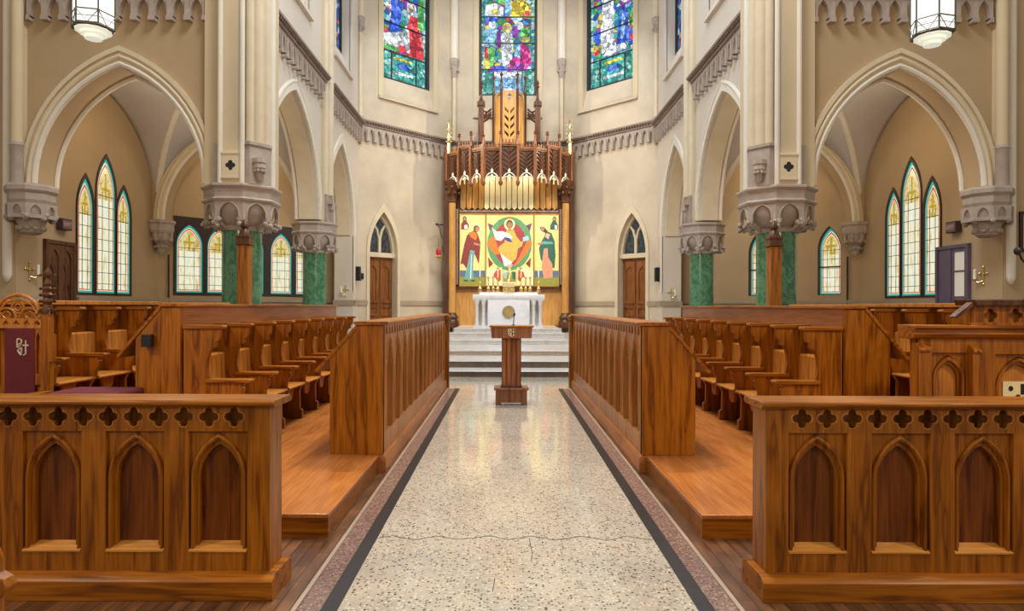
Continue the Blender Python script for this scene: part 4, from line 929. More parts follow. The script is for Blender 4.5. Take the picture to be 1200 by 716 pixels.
# ------------------------------------------------------------------ throne
def throne():
    x, y = -4.33, 5.75
    rt = thing('throne', 'carved oak throne with burgundy back, pierced gothic crest and pinnacle posts', 'throne', (x, y - .2, .31))
    fr = Fr((x, y, 0), (1, 0, 0), (0, -1, 0)); z0 = .31
    for s in (-1, 1):
        u = s * .255
        mb = MB(); mb.fbox(fr, u - .035, u + .035, z0, 1.42, -.035, .035); mb.slab(fr, [[(u - .05, 1.0), (u + .05, 1.0), (u + .025, 1.42), (u - .025, 1.42)]], -.03, .03)
        p = mb.build('back_post', M['oak'], rt, bevel=.004)
        mb = MB(); c = fr(u, 0, 0)
        mb.lathe(c, [(.045, 1.42), (.05, 1.45), (.03, 1.50), (.045, 1.53), (.03, 1.56), (.05, 1.585), (.028, 1.61), (.04, 1.64), (.024, 1.66), (.032, 1.685), (.02, 1.71), (.014, 1.73), (.032, 1.76), (.03, 1.785), (.012, 1.81), (.002, 1.83)], 8)
        for zq in (1.45, 1.53, 1.585, 1.64, 1.76):
            for k in range(4): mb.blob(c + Vector((.052 * math.cos(k * PI / 2 + .7), .052 * math.sin(k * PI / 2 + .7), zq)), .014, 5)
        for k in range(4): mb.tube([c + Vector((.03 * math.cos(k * 1.57 + .78), .03 * math.sin(k * 1.57 + .78), 1.47)), c + Vector((.085 * math.cos(k * 1.57 + .78), .085 * math.sin(k * 1.57 + .78), 1.40))], [.012, .006], 5)
        mb.build('pinnacle', M['walnut'], p)
        mb = MB(); mb.fbox(fr, u - .03, u + .03, z0, .70, .42, .48); mb.build('front_leg', M['oak'], rt, bevel=.004)
        mb = MB(); f3 = Fr(fr(u - .04, 0, 0), fr.dn, fr.du); mb.slab(f3, [[(0, .70), (.50, .70), (.53, .72), (.51, .75), (0, .75)]], 0, .08); mb.fbox(fr, u - .02, u + .02, .60, .64, .03, .44); mb.build('armrest', M['oak_y'], rt, bevel=.005)
        mb = MB(); us = s * .19
        mb.slab(fr, [[(us - .03, .80), (us + .03, .80), (us + .03, 1.30), (us - .03, 1.30)], [(us - .018, .9)] + arch(.018, .05, 4, us, 1.2) + [(us + .018, .9)]], -.01, .02); arch_tube(mb, fr, .022, .06, 0, .02, .006, us, 1.2, .1, 4); mb.build('side_tracery', M['oak'], rt)
    mb = MB(); mb.fbox(fr, -.22, .22, .67, 1.30, -.02, -.005); mb.build('back_board', M['oak'], rt)
    p = MB().fbox(fr, -.10, .165, .70, 1.295, 0, .03).build('back_cushion', M['burgundy'], rt, bevel=.012)
    mb = MB(); f2 = Fr(fr(.07, 1.13, .031), (1, 0, 0), (0, -1, 0))
    mb.mat(M['silver'])
    # woven emblem: open letters within a split shield
    for a, b in (((-.055, .07), (-.055, .0)), ((-.055, .07), (-.02, .07)), ((-.02, .07), (-.015, .04)), ((-.015, .04), (-.05, .02)), ((-.05, -.005), (-.015, .025)), ((-.05, -.03), (-.02, -.07)), ((-.02, -.07), (-.015, .0)), ((-.02, -.005), (-.05, -.03)), ((.02, .06), (.02, -.06)), ((-.005, .015), (.045, .015)), ((.02, -.06), (.0, -.07))):
        mb.tube([f2(a[0], a[1], .002), f2(b[0], b[1], .002)], .007, 5)
    mb.build('emblem', None, p)
    mb = MB(); holes = [quatrefoil(-.18 + .09 * i, 1.335, .028) for i in range(5)]
    mb.slab(fr, [[(-.225, 1.295), (.225, 1.295), (.225, 1.38), (-.225, 1.38)]] + holes, -.015, .025); mb.build('pierced_rail', M['oak_light'], rt, bevel=.002)
    mb = MB()
    arch_tube(mb, fr, .20, .20, 0, .005, .016, 0, 1.385, 0, 10); arch_tube(mb, fr, .17, .155, 0, .005, .009, 0, 1.385, 0, 10)
    for c in (-.10, .10): arch_tube(mb, fr, .085, .085, 0, .005, .009, c, 1.385, 0, 5)
    for c in (-.1, .1, -.18, .18): mb.tube([fr(c + .035 * math.cos(k * .7), 1.41 + .03 * math.sin(k * .7), .005) for k in range(10)], .006, 5)
    mb.tube([fr(.055 * math.cos(k * .7), 1.475 + .05 * math.sin(k * .7), .005) for k in range(10)], .009, 5)
    mb.tube([fr(.03 * math.cos(k * .7), 1.475 + .028 * math.sin(k * .7), .005) for k in range(10)], .006, 5)
    mb.build('crest', M['oak_light'], rt)
    MB().fbox(fr, -.215, .215, .62, .67, 0.03, .46).build('seat', M['oak'], rt, bevel=.004)
    MB().fbox(fr, -.21, .21, .67, .73, 0.04, .45).build('seat_cushion', M['burgundy'], rt, bevel=.02)
throne()
# stool
rt = thing('stool', 'oak stool with a flat burgundy cushion, between the throne and the left desk end', 'stool', (-3.56, 5.62, .31))
MB().box(-3.84, -3.28, 5.42, 5.82, .64, .70).build('seat_frame', M['oak'], rt, bevel=.005)
MB().box(-3.86, -3.26, 5.40, 5.84, .70, .775).build('cushion', M['burgundy'], rt, bevel=.03)
for x in (-3.80, -3.32):
    for y in (5.46, 5.78): MB().box(x - .025, x + .025, y - .025, y + .025, .31, .64).build('leg', M['oak'], rt, bevel=.003)

# ------------------------------------------------------------------ pulpit desk on the right
def pulpit():
    rt = thing('pulpit', 'broad oak pulpit desk with arched panels, quatrefoil bookrest and a black and ivory shield', 'pulpit', (4.0, 5.1, .31))
    fr = Fr((3.04, 4.98, 0), (1, 0, 0), (0, 1, 0)); z0 = .31; L = 2.1
    pans = [(.26, .13, .95, .19), (.80, .19, .88, .25), (1.40, .19, .88, .25), (1.9, .13, .95, .19)]
    mb = MB(); rects = [[(c - h, .45), (c + h, .45), (c + h, zs + r + .015), (c - h, zs + r + .015)] for c, h, zs, r in pans]
    mb.slab(fr, [[(.04, z0), (L, z0), (L, 1.27), (.04, 1.27)]] + rects, 0, .04); mb.build('body_frame', M['oak'], rt, bevel=.004)
    MB().fbox(fr, .045, L, z0, 1.265, .066, .14).build('body', M['oak'], rt)
    for c, h, zs, r in pans:
        mb = MB(); k = (h - .01) / h; zt_ = zs + r + .015
        mb.slab(fr, [[(c - h, zs)] + arch(h - .01, r, 10, c, zs) + [(c + h, zs), (c + h, zt_), (c - h, zt_)]], .022, .045)
        mb.fbox(fr, c - h, c - h + .01, .45, zs, .022, .045); mb.fbox(fr, c + h - .01, c + h, .45, zs, .022, .045)
        band(mb, fr, h - .028, r * (h - .028) / h, 0, .018, .008, .05, c, zs, zs - .45, 10); band(mb, fr, h - .046, r * (h - .046) / h, 0, .018, .03, .06, c, zs, zs - .45, 10)
        p = mb.build('arch_frame', M['oak'], rt); MB().fbox(fr, c - h, c + h, .45, zt_, .055, .066).build('panel', M['oak_light'], p)
    mb = MB(); f2 = Fr(fr(.83, .785, .052), (1, 0, 0), (0, -1, 0)); shield(mb, f2, .26, .30, M['ivory'], M['black']); mb.build('shield_badge', None, rt)
    for u, w_, h_ in ((0.0, .085, 1.23), (.405, .055, 1.22), (1.1, .055, 1.22)):
        mb = MB(); mb.fbox(fr, u, u + w_, z0, h_ - .05, -.05, .045); f3 = Fr(fr(u, 0, 0), fr.dn, fr.du); mb.slab(f3, [[(-.065, h_ - .06), (-.065, h_ - .04), (-.01, h_), (.03, h_), (.03, h_ - .06)]], -.004, w_ + .004); mb.build('buttress', M['oak'], rt, bevel=.004)
    f3 = Fr(fr(-.03, 0, 0), fr.dn, fr.du)
    mb = MB(); mb.slab(f3, [[(.0, 1.26), (-.03, 1.28), (-.04, 1.30), (-.03, 1.31), (-.03, 1.335), (-.06, 1.345), (-.06, 1.365), (.18, 1.365), (.18, 1.26)]], 0, L); mb.build('cornice', M['oak_x'], rt, bevel=.003)
    f4 = Fr(fr(.38, 0, .0), (1, 0, 0), (0, 1, 0))
    qh = [quatrefoil(.19 + .19 * i, 1.44, .055) for i in range(7)]
    mb = MB(); mb.slab(f4, [[(.06, 1.367), (L - .38, 1.367), (L - .38, 1.515), (.06, 1.515)]] + qh, 0, .025); mb.fbox(f4, .065, L - .38, 1.367, 1.51, .04, .16); mb.fbox(f4, .03, L - .38, 1.366, 1.385, -.02, -.001); mb.build('bookrest_box', M['oak'], rt, bevel=.003)
    mb = MB(); f5 = Fr(f4(0, 0, -.04), (1, 0, 0), (0, 1, 0))
    mb.slab(f5, [[(.06, 1.516), (L - .38, 1.516), (L - .38, 1.56), (.04, 1.56)]], -.0, .24)
    mb.slab(f5, [[(.06, 1.555), (.07, 1.53), (-.075, 1.415), (-.095, 1.43)]], 0.02, .09); mb.build('bookrest', M['walnut'], rt, bevel=.004)
    return fr
fr = pulpit()
# microphone on the pulpit
rt = thing('microphone', 'black gooseneck microphone standing on the pulpit bookrest', 'microphone', (4.14, 5.1, 1.56))
c = at(1209, 352, 5.06); h = at(1192, 293, 5.06)
mb = MB(); mb.lathe((c.x, 5.06, 0), [(.05, 1.561), (.05, 1.575), (.015, 1.585)], 12); mb.build('base', M['black'], rt)
mb = MB(); mb.tube([(c.x, 5.06, 1.575), (c.x + .015, 5.06, 1.70), (c.x - .005, 5.06, 1.80), (h.x + .035, 5.06, h.z - .06), (h.x + .01, 5.06, h.z)], .008, 8); mb.build('gooseneck', M['black'], rt)
MB().blob((h.x, 5.06, h.z + .005), .026, 10, 1.3).build('windscreen', M['black'], rt)

# ------------------------------------------------------------------ lectern
rt = thing('lectern', 'reddish wooden lectern with fluted column and shield badge, in the middle of the aisle', 'lectern', (.03, 10.1, 0))
X0 = .025
mb = MB(); mb.slab(Fr((X0, 9.96, 0), (1, 0, 0), (0, 1, 0)), [[(-.24, 0), (-.24, .225), (.24, .225), (.24, 0), (.19, 0), (.15, .035), (-.15, .035), (-.19, 0)]], 0, .36); mb.build('base', M['lectern'], rt, bevel=.006)
MB().box(X0 - .265, X0 + .265, 9.94, 10.34, .225, .26).build('base_moulding', M['lectern'], rt, bevel=.008)
mb = MB(); mb.box(X0 - .135, X0 + .135, 10.01, 10.27, .29, 1.02)
for i in range(4): mb.lathe((X0 - .1125 + .075 * i, 10.01, 0), [(.036, .29), (.036, 1.02)], 12)
mb.build('column', M['lectern'], rt)
MB().box(X0 - .16, X0 + .16, 9.965, 10.30, .26, .29).build('column_foot', M['walnut'], rt, bevel=.006)
p = MB().slab(Fr((X0, 9.90, 0), (1, 0, 0), (0, 1, 0)), [[(-.30, 1.015), (.30, 1.015), (.315, 1.18), (-.315, 1.18)]], 0, .46).build('desk', M['lectern'], rt, bevel=.006)
MB().box(X0 - .335, X0 + .335, 9.87, 10.38, 1.18, 1.205).build('desk_top', M['oak_light'], rt, bevel=.004)
mb = MB(); shield(mb, Fr((X0 + .0, 9.893, 1.10), (1, 0, 0), (0, -1, 0)), .11, .125, M['ivory'], M['walnut']); mb.build('shield_badge', None, p)
rt = thing('microphone', 'slim black microphone on top of the fluted lectern', 'microphone', (X0 + .03, 10.05, 1.205))
MB().lathe((X0 + .03, 10.05, 0), [(.03, 1.206), (.03, 1.215), (.01, 1.22)], 10).build('base', M['black'], rt)
MB().tube([(X0 + .03, 10.05, 1.215), (X0 + .035, 10.05, 1.30), (X0 + .04, 10.02, 1.36)], .008, 6).build('gooseneck', M['black'], rt)
MB().blob((X0 + .042, 10.01, 1.375), .018, 8, 1.3).build('windscreen', M['black'], rt)

# ------------------------------------------------------------------ altar
AX, AY = .035, 21.9
rt = thing('altar', 'white marble altar with corner colonnettes and a round bronze medallion', 'altar', (AX, AY + .4, .775))
mb = MB(); f3 = Fr((AX - 1.2, AY, 0), (0, 1, 0), (1, 0, 0)); mb.slab(f3, [[(.06, 1.70), (.02, 1.76), (.0, 1.80), (.0, 1.89), (.85, 1.89), (.85, 1.70)]], 0, 2.4); mb.build('table_slab', M['marble_white'], rt, bevel=.006)
MB().box(AX - .70, AX + .70, AY + .05, AY + .8, .84, 1.70).build('front_block', M['marble_white'], rt, bevel=.005)
MB().box(AX - 1.1, AX + 1.1, AY + .45, AY + .82, .84, 1.70).build('back_block', M['marble'], rt)
MB().box(AX - 1.17, AX + 1.17, AY + .0, AY + .85, .775, .84).build('plinth', M['marble_white'], rt, bevel=.006)
for s in (-1, 1):
    for u, v in ((1.06, .1), (.84, .1), (1.06, .36)):
        MB().lathe((AX + s * u, AY + v, 0), [(.085, .84), (.085, .88), (.065, .93), (.055, .96), (.055, 1.52), (.065, 1.55), (.09, 1.66), (.10, 1.70)], 14).build('colonnette', M['marble'], rt)
mb = MB(); fz = Fr((AX, AY + .05, 1.30), (1, 0, 0), (0, -1, 0)); mb.mat(M['disc']); mb.slab(fz, [oval(0, 0, .215, .215, 32)], 0, .02); mb.slab(fz, [oval(0, 0, .215, .215, 32), oval(0, 0, .19, .19, 32)], .02, .03)
mb.mat(M['gold']); mb.slab(fz, [[(-.07, -.1), (.04, -.12), (.09, 0), (.04, .1), (-.06, .08), (-.1, 0)]], .02, .027); mb.build('medallion', None, rt)
rt = thing('gradine', 'low gilded shelf at the back of the white altar, with a lettered tabernacle front', 'altar shelf', (AX, AY + .68, 1.89))
MB().box(AX - 1.0, AX + 1.0, AY + .55, AY + .82, 1.892, 1.97).build('shelf', M['marble_white'], rt, bevel=.004)
mb = MB(); mb.mat(M['gold']).box(AX - .20, AX + .20, AY + .50, AY + .80, 1.97, 2.28); mb.mat(M['ivory']).box(AX - .22, AX + .22, AY + .48, AY + .82, 2.28, 2.33); mb.box(AX - .19, AX + .19, AY + .495, AY + .50, 2.17, 2.26)
mb.mat(M['disc'])
for i in range(9): mb.box(AX - .17 + i * .04, AX - .17 + i * .04 + .024, AY + .492, AY + .495, 2.185, 2.245)
for i in range(5): mb.blob((AX - .18 + i * .09, AY + .5, 2.07), .03, 6)
mb.build('tabernacle', None, rt)
mb = MB(); mb.box(AX - .018, AX + .018, AY + .62, AY + .66, 2.33, 2.80); mb.box(AX - .10, AX + .10, AY + .62, AY + .66, 2.58, 2.62); mb.lathe((AX, AY + .64, 0), [(.08, 2.33), (.05, 2.36), (.02, 2.42)], 10)
tag(mb.build('altar_cross', M['brass']), 'small brass cross standing on the gilded tabernacle', 'cross')
# candlesticks
proto = thing('candlestick', 'x', 'candlestick', (AX, AY + .62, 1.972), 'brass candlesticks on the altar')
MB().lathe((AX, AY + .62, 1.972), [(.085, 0), (.085, .03), (.05, .06), (.045, .10), (.07, .13), (.045, .16), (.025, .19), (.022, .30), (.045, .33), (.022, .36), (.02, .47), (.05, .50), (.05, .52), (.02, .53)], 12).build('stick', M['brass'], proto)
MB().lathe((AX, AY + .62, 1.972), [(.017, .52), (.017, .78), (.004, .80)], 8).build('candle', M['wax'], proto)
xs = [562.4, 572.2, 577.8, 583.4, 610.5, 616, 621.2, 631]
ords = ['outermost on the left', 'second from the left', 'third from the left', 'just left of the tabernacle', 'just right of the tabernacle', 'third from the right', 'second from the right', 'outermost on the right']
for i, px in enumerate(xs):
    p = at(px, 340, AY + .62)
    yy = AY + (.62 if i not in (2, 5) else .70)
    if i == 0: proto.location = (p.x, yy, 1.972); proto['label'] = 'brass altar candlestick with white candle, ' + ords[i]
    else: copy_thing(proto, (p.x, yy, 1.972), 'brass altar candlestick with white candle, ' + ords[i])

# ------------------------------------------------------------------ icons
def plaincol(n, c):
    if n not in M: M[n] = plain(n, c, .5, var=.18, scale=14)
    return M[n]
PC = {'gold': ('icon_gold_ground', (0.86, 0.70, 0.26)), 'green': ('icon_green', (0.10, 0.30, 0.13)), 'crim': ('icon_crimson', (0.36, 0.05, 0.06)), 'oran': ('icon_orange', (0.78, 0.18, 0.03)), 'robe': ('icon_ochre', (0.58, 0.40, 0.08)), 'whit': ('icon_white', (0.80, 0.74, 0.72)), 'blue': ('icon_blue', (0.04, 0.06, 0.25)), 'lblu': ('icon_pale_blue', (0.32, 0.55, 0.68)), 'pink': ('icon_pink', (0.78, 0.42, 0.32)), 'skin': ('icon_skin', (0.42, 0.23, 0.10)), 'halo': ('icon_halo', (0.92, 0.80, 0.42)), 'purp': ('icon_purple', (0.16, 0.05, 0.14)), 'maro': ('icon_maroon', (0.22, 0.035, 0.03)), 'teal': ('icon_teal', (0.14, 0.38, 0.36)), 'dgrn': ('icon_dark_green', (0.03, 0.13, 0.09)), 'salm': ('icon_salmon', (0.72, 0.30, 0.18)), 'band': ('icon_blue_band', (0.10, 0.17, 0.24)), 'gras': ('icon_olive', (0.28, 0.30, 0.05)), 'hair': ('icon_hair', (0.10, 0.05, 0.02)), 'red': ('icon_red', (0.55, 0.07, 0.03))}
def icon(name, label, x0, x1, parts):
    Yi = 24.42
    def W(px, py): return at(525 + px / 6.82, 240 + py / 6.82, Yi)
    a, b = W(x0, 648), W(x1, 74)
    fr = Fr((0, Yi, 0), (1, 0, 0), (0, -1, 0))
    rt = thing(name, label, 'painting', ((a.x + b.x) / 2, Yi, a.z), 'icon panels over the altar')
    mb = MB(); mb.mat(plaincol(*PC['gold'])); mb.slab(fr, [[(a.x, a.z), (b.x, a.z), (b.x, b.z), (a.x, b.z)]], -.05, 0)
    for i, (c, pl) in enumerate(parts):
        q = [W(x, y) for x, y in pl]; q = [(min(max(p.x, a.x), b.x), min(max(p.z, a.z), b.z)) for p in q]
        mb.mat(plaincol(*PC[c])); mb.slab(fr, [q], 0, .002 + .0015 * i)
    mb.build('painted_board', None, rt)
    mb = MB(); mb.slab(fr, [[(a.x - .008, a.z - .02), (b.x + .008, a.z - .02), (b.x + .008, b.z + .02), (a.x - .008, b.z + .02)], [(a.x + .01, a.z + .01), (b.x - .01, a.z + .01), (b.x - .01, b.z - .01), (a.x + .01, b.z - .01)]], -.05, .03); mb.build('frame', M['gold_oak'], rt)
O = lambda cx, cy, rx, ry: oval(cx, cy, rx, ry, 24)
icon('icon_painting', 'central gold icon of a seated robed figure in a green oval, above the altar', 303, 682, [
    ('purp', [(315, 145), (362, 165), (335, 222)]), ('purp', [(668, 145), (620, 165), (650, 222)]), ('maro', [(320, 420), (360, 470), (325, 505)]), ('maro', [(662, 420), (620, 470), (655, 505)]),
    ('green', O(490, 310, 178, 215)), ('crim', O(490, 310, 132, 172)), ('oran', [(462, 118), (490, 94), (520, 118), (490, 132)]),
    ('oran', [(316, 310), (330, 275), (370, 250), (385, 300), (412, 395), (380, 400), (340, 360)]), ('oran', [(668, 305), (640, 275), (610, 330), (560, 430), (520, 495), (560, 470), (630, 385)]),
    ('robe', [(470, 190), (520, 190), (545, 250), (575, 290), (560, 340), (545, 430), (500, 470), (440, 420), (402, 370), (405, 335), (450, 300), (455, 240)]),
    ('whit', [(350, 180), (385, 215), (430, 212), (480, 228), (515, 255), (500, 275), (450, 262), (420, 290), (380, 280), (365, 235)]), ('blue', [(445, 258), (490, 265), (515, 300), (480, 295), (455, 280)]),
    ('crim', [(540, 170), (610, 225), (560, 255), (535, 210)]), ('lblu', [(596, 262), (638, 245), (648, 280), (600, 295)]), ('whit', [(415, 385), (470, 430), (512, 455), (500, 488), (450, 492), (435, 440)]), ('pink', [(470, 480), (520, 478), (505, 502), (468, 500)]),
    ('robe', [(570, 300), (600, 285), (590, 330), (560, 350)]), ('halo', O(490, 158, 44, 46)), ('hair', O(490, 156, 27, 34)), ('skin', O(490, 160, 19, 25)), ('skin', [(482, 185), (500, 185), (505, 205), (478, 205)]),
    ('gras', [(440, 540), (540, 540), (540, 610), (440, 610)]), ('lblu', [(445, 535), (470, 535), (465, 590), (445, 590)]), ('dgrn', [(510, 535), (540, 535), (538, 600), (515, 590)]), ('halo', [(480, 505), (500, 505), (495, 600), (485, 600)]),
    ('halo', [(305, 520), (430, 500), (430, 645), (305, 645)]), ('halo', [(552, 500), (680, 520), (680, 645), (552, 645)]), ('red', [(385, 525), (420, 520), (422, 600), (400, 620), (375, 580), (350, 575)]), ('red', [(560, 520), (600, 535), (615, 580), (585, 578), (575, 615), (558, 600)]), ('skin', O(398, 512, 11, 12)), ('skin', O(580, 512, 11, 12))])
icon('icon_painting', 'gold icon of a bowed figure in maroon cloak, on the reredos', 92, 297, [
    ('band', [(92, 525), (297, 525), (297, 580), (92, 580)]), ('gras', [(92, 578), (297, 578), (297, 648), (92, 648)]),
    ('halo', O(226, 195, 40, 40)), ('maro', [(200, 205), (235, 228), (258, 300), (256, 350), (246, 475), (215, 400), (180, 380), (155, 520), (118, 470), (98, 475), (128, 320), (150, 245)]), ('oran', [(160, 225), (205, 212), (235, 240), (222, 285), (180, 260)]),
    ('teal', [(178, 362), (212, 370), (200, 480), (206, 600), (130, 602), (150, 500)]), ('whit', [(185, 400), (190, 400), (184, 590), (176, 590)]), ('skin', [(205, 300), (262, 318), (255, 330), (205, 318)]), ('hair', O(226, 192, 25, 27)), ('skin', O(232, 196, 17, 21)), ('hair', [(130, 600), (160, 600), (150, 612), (125, 610)]), ('hair', [(185, 600), (215, 600), (212, 612), (185, 612)]),
    ('maro', [(104, 160), (120, 125), (145, 125), (165, 165), (160, 195), (104, 195)]), ('whit', [(128, 165), (150, 160), (160, 195), (130, 195)]), ('dgrn', O(131, 112, 17, 20)), ('skin', O(132, 114, 10, 13))])
icon('icon_painting', 'gold icon of a praying figure in dark green cloak, on the reredos', 688, 884, [
    ('band', [(688, 525), (884, 525), (884, 580), (688, 580)]), ('gras', [(688, 578), (884, 578), (884, 648), (688, 648)]),
    ('halo', O(752, 195, 38, 40)), ('dgrn', [(780, 210), (825, 225), (850, 290), (858, 400), (850, 505), (820, 500), (740, 440), (725, 350), (745, 290), (770, 250)]), ('salm', [(765, 350), (795, 345), (800, 420), (832, 470), (838, 580), (765, 590), (748, 500), (755, 420)]),
    ('pink', [(785, 225), (815, 235), (800, 275), (775, 255)]), ('teal', [(745, 290), (830, 295), (840, 312), (750, 315)]), ('skin', [(712, 305), (755, 300), (750, 318), (718, 318)]), ('hair', [(730, 175), (765, 175), (800, 215), (775, 222), (755, 215), (735, 195)]), ('skin', O(752, 192, 16, 21)),
    ('dgrn', [(815, 165), (835, 125), (858, 125), (878, 165), (878, 195), (815, 195)]), ('whit', [(850, 160), (870, 165), (872, 195), (852, 195)]), ('dgrn', O(848, 112, 15, 20)), ('skin', O(847, 114, 10, 13))])

# ------------------------------------------------------------------ reredos
rt = thing('reredos', 'tall carved oak reredos with projecting tracery canopy, turret and gilt pinnacles behind the altar', 'reredos', (.05, 24.6, .775))
RX = .05; fr = Fr((RX, 24.6, 0), (1, 0, 0), (0, -1, 0))
MB().fbox(fr, -2.3, 2.3, .775, 2.18, 0, .12).build('lower_panel', M['gold_oak'], rt)
MB().fbox(fr, -1.95, 1.95, 2.12, 2.215, .12, .25).build('ledge', M['carved'], rt, bevel=.008)
MB().fbox(fr, -2.3, 2.3, 2.18, 7.1, 0, .09).build('back_board', M['carved'], rt)
for s in (-1, 1):
    c = (RX + s * 2.10, 24.28, 0)
    p = MB().lathe(c, [(.14, 1.25), (.135, 5.3)], 16).build('column', M['gold_oak'], rt)
    MB().lathe(c, [(.26, .7), (.26, .9), (.20, 1.0), (.25, 1.08), (.18, 1.18), (.16, 1.25)], 16).build('column_base', M['carved'], p)
    mb = MB(); mb.lathe(c, [(.14, 5.3), (.18, 5.33), (.16, 5.4), (.20, 5.7), (.28, 5.95), (.30, 6.0), (.30, 6.1), (.24, 6.15)], 8)
    for k in range(12): mb.blob((c[0] + .23 * math.cos(k * .524), c[1] + .23 * math.sin(k * .524), 5.65 + .2 * (k % 2)), .07, 6)
    mb.build('column_capital', M['carved'], p)
    MB().box(RX + s * 2.2, RX + s * 2.42, 24.2, 24.6, .775, 7.2).build('side_post', M['carved'], rt, bevel=.01)
    mb = MB(); mb.fbox(fr, *sorted((s * 1.885, s * 1.965)), 2.3, 5.1, .09, .2)
    for k in range(28): mb.blob(fr(s * 1.925, 2.4 + k * .098, .2), .035, 5)
    mb.build('carved_border', M['stone_dark'], rt)
# vertical boards above the icons
def boards(u0, u1, n, m, nm):
    for i in range(n):
        a = u0 + (u1 - u0) * i / n; b = u0 + (u1 - u0) * (i + 1) / n; g = .012
        mb = MB(); mb.slab(fr, [[(a + g, 5.16), ((a + b) / 2, 5.07), (b - g, 5.16), (b - g, 6.6), (a + g, 6.6)]], .09, .16); mb.build(nm, m, rt, bevel=.015)
boards(-.93, .93, 9, M['ivory'], 'ivory_board')
boards(-1.82, -.93, 4, M['gold_oak'], 'oak_board'); boards(.93, 1.82, 4, M['gold_oak'], 'oak_board')
mb = MB(); n = 20; up = [(-1.84 + 3.68 * i / (2 * n), 5.10 - (.05 if i % 2 else 0.0)) for i in range(2 * n + 1)]
mb.slab(fr, [up + [(1.84, 4.99), (-1.84, 4.99)]], .09, .13); mb.build('zigzag_trim', M['stone_dark'], rt)
# canopy
PTS = [(-2.28, 24.25), (-.92, 23.32), (.92, 23.32), (2.28, 24.25)]
zb, zt = 5.98, 7.15
for seg in range(3):
    a, b = Vector((RX + PTS[seg][0], PTS[seg][1], 0)), Vector((RX + PTS[seg + 1][0], PTS[seg + 1][1], 0))
    d = (b - a); L = d.length; nn = Vector((d.y, -d.x, 0)).normalized()
    fs = Fr(a, d, nn); w = L / 3
    for i in range(3):
        u = i * w; hi = zt + (.16 if (seg == 1 and i == 1) or (seg != 1 and i == 1) else 0)
        c = u + w / 2
        mb = MB(); mb.fbox(fs, u + .03, u + w - .03, zb + .12, hi, -.06, -.03)
        nl = 5
        for k in range(nl):
            zc = zb + .25 + k * (hi - zb - .45) / nl
            for q in (-1, 1):
                mb.tube([fs(c, zc, -.02), fs(c + q * w * .22, zc + .14, -.01), fs(c + q * w * .42, zc + .22, -.02)], [.02, .028, .012], 5)
        mb.tube([fs(c, zb + .15, -.01), fs(c, hi - .12, -.01)], .018, 5)
        p = mb.build('canopy_panel', M['carved'], rt)
        mb = MB(); mb.fbox(fs, u, u + w, hi - .08, hi, -.10, .04); mb.fbox(fs, u, u + w, hi - .13, hi - .08, -.08, .015)
        nsp = 5
        for k in range(nsp):
            uu = u + (k + .5) * w / nsp; mb.slab(fs, [[(uu - .035, hi), (uu + .035, hi), (uu + .02, hi + .05), (uu + .035, hi + .07), (uu, hi + .15), (uu - .035, hi + .07), (uu - .02, hi + .05)]], -.03, 0)
        mb.build('panel_crest', M['oak_brown'], p)
        mb = MB(); hs = w * .38
        arch_tube(mb, fs, hs, .28, 0, .02, .022, c, zb - .02, .05, 6); arch_tube(mb, fs, hs * .5, .15, 0, .02, .014, c - hs * .45, zb - .02, .05, 4); arch_tube(mb, fs, hs * .5, .15, 0, .02, .014, c + hs * .45, zb - .02, .05, 4)
        mb.slab(fs, [quatrefoil(c, zb + .15, .06)], 0.0, .03); mb.slab(fs, [[(c - .02, zb + .25), (c + .02, zb + .25), (c + .05, zb + .33), (c, zb + .42), (c - .05, zb + .33)]], 0, .03)
        mb.build('gilt_tracery', M['silver'], p)
    for i in range(4):
        if seg and i == 0: continue
        u = i * w; big = i in (0, 3)
        mb = MB(); r = .06 if big else .04; top = zt + (.1 if big else .1)
        mb.fbox(fs, u - r, u + r, zb - .05, top, -.08, .08)
        mb.lathe(fs(u, 0, 0), [(.01, zb - .22), (.06, zb - .17), (.08, zb - .08), (.06, zb - .04)], 8)
        hgt = .55 if i in (1, 2) and seg != 1 else (.5 if seg == 1 else .35)
        mb.lathe(fs(u, 0, 0), [(.07, top), (.05, top + .1), (.035, top + hgt * .7), (.075, top + hgt * .76), (.03, top + hgt * .82), (.07, top + hgt * .9), (.005, top + hgt)], 6)
        mb.build('canopy_post', M['oak_brown'], rt)
MB().slab(Fr((RX, 0, 0), (1, 0, 0), (0, 0, 1), (0, 1, 0)), [[(-2.25, 24.55), (-2.25, 24.27), (-.9, 23.37), (.9, 23.37), (2.25, 24.27), (2.25, 24.55)]], 6.62, 6.7).build('canopy_roof', M['carved'], rt)
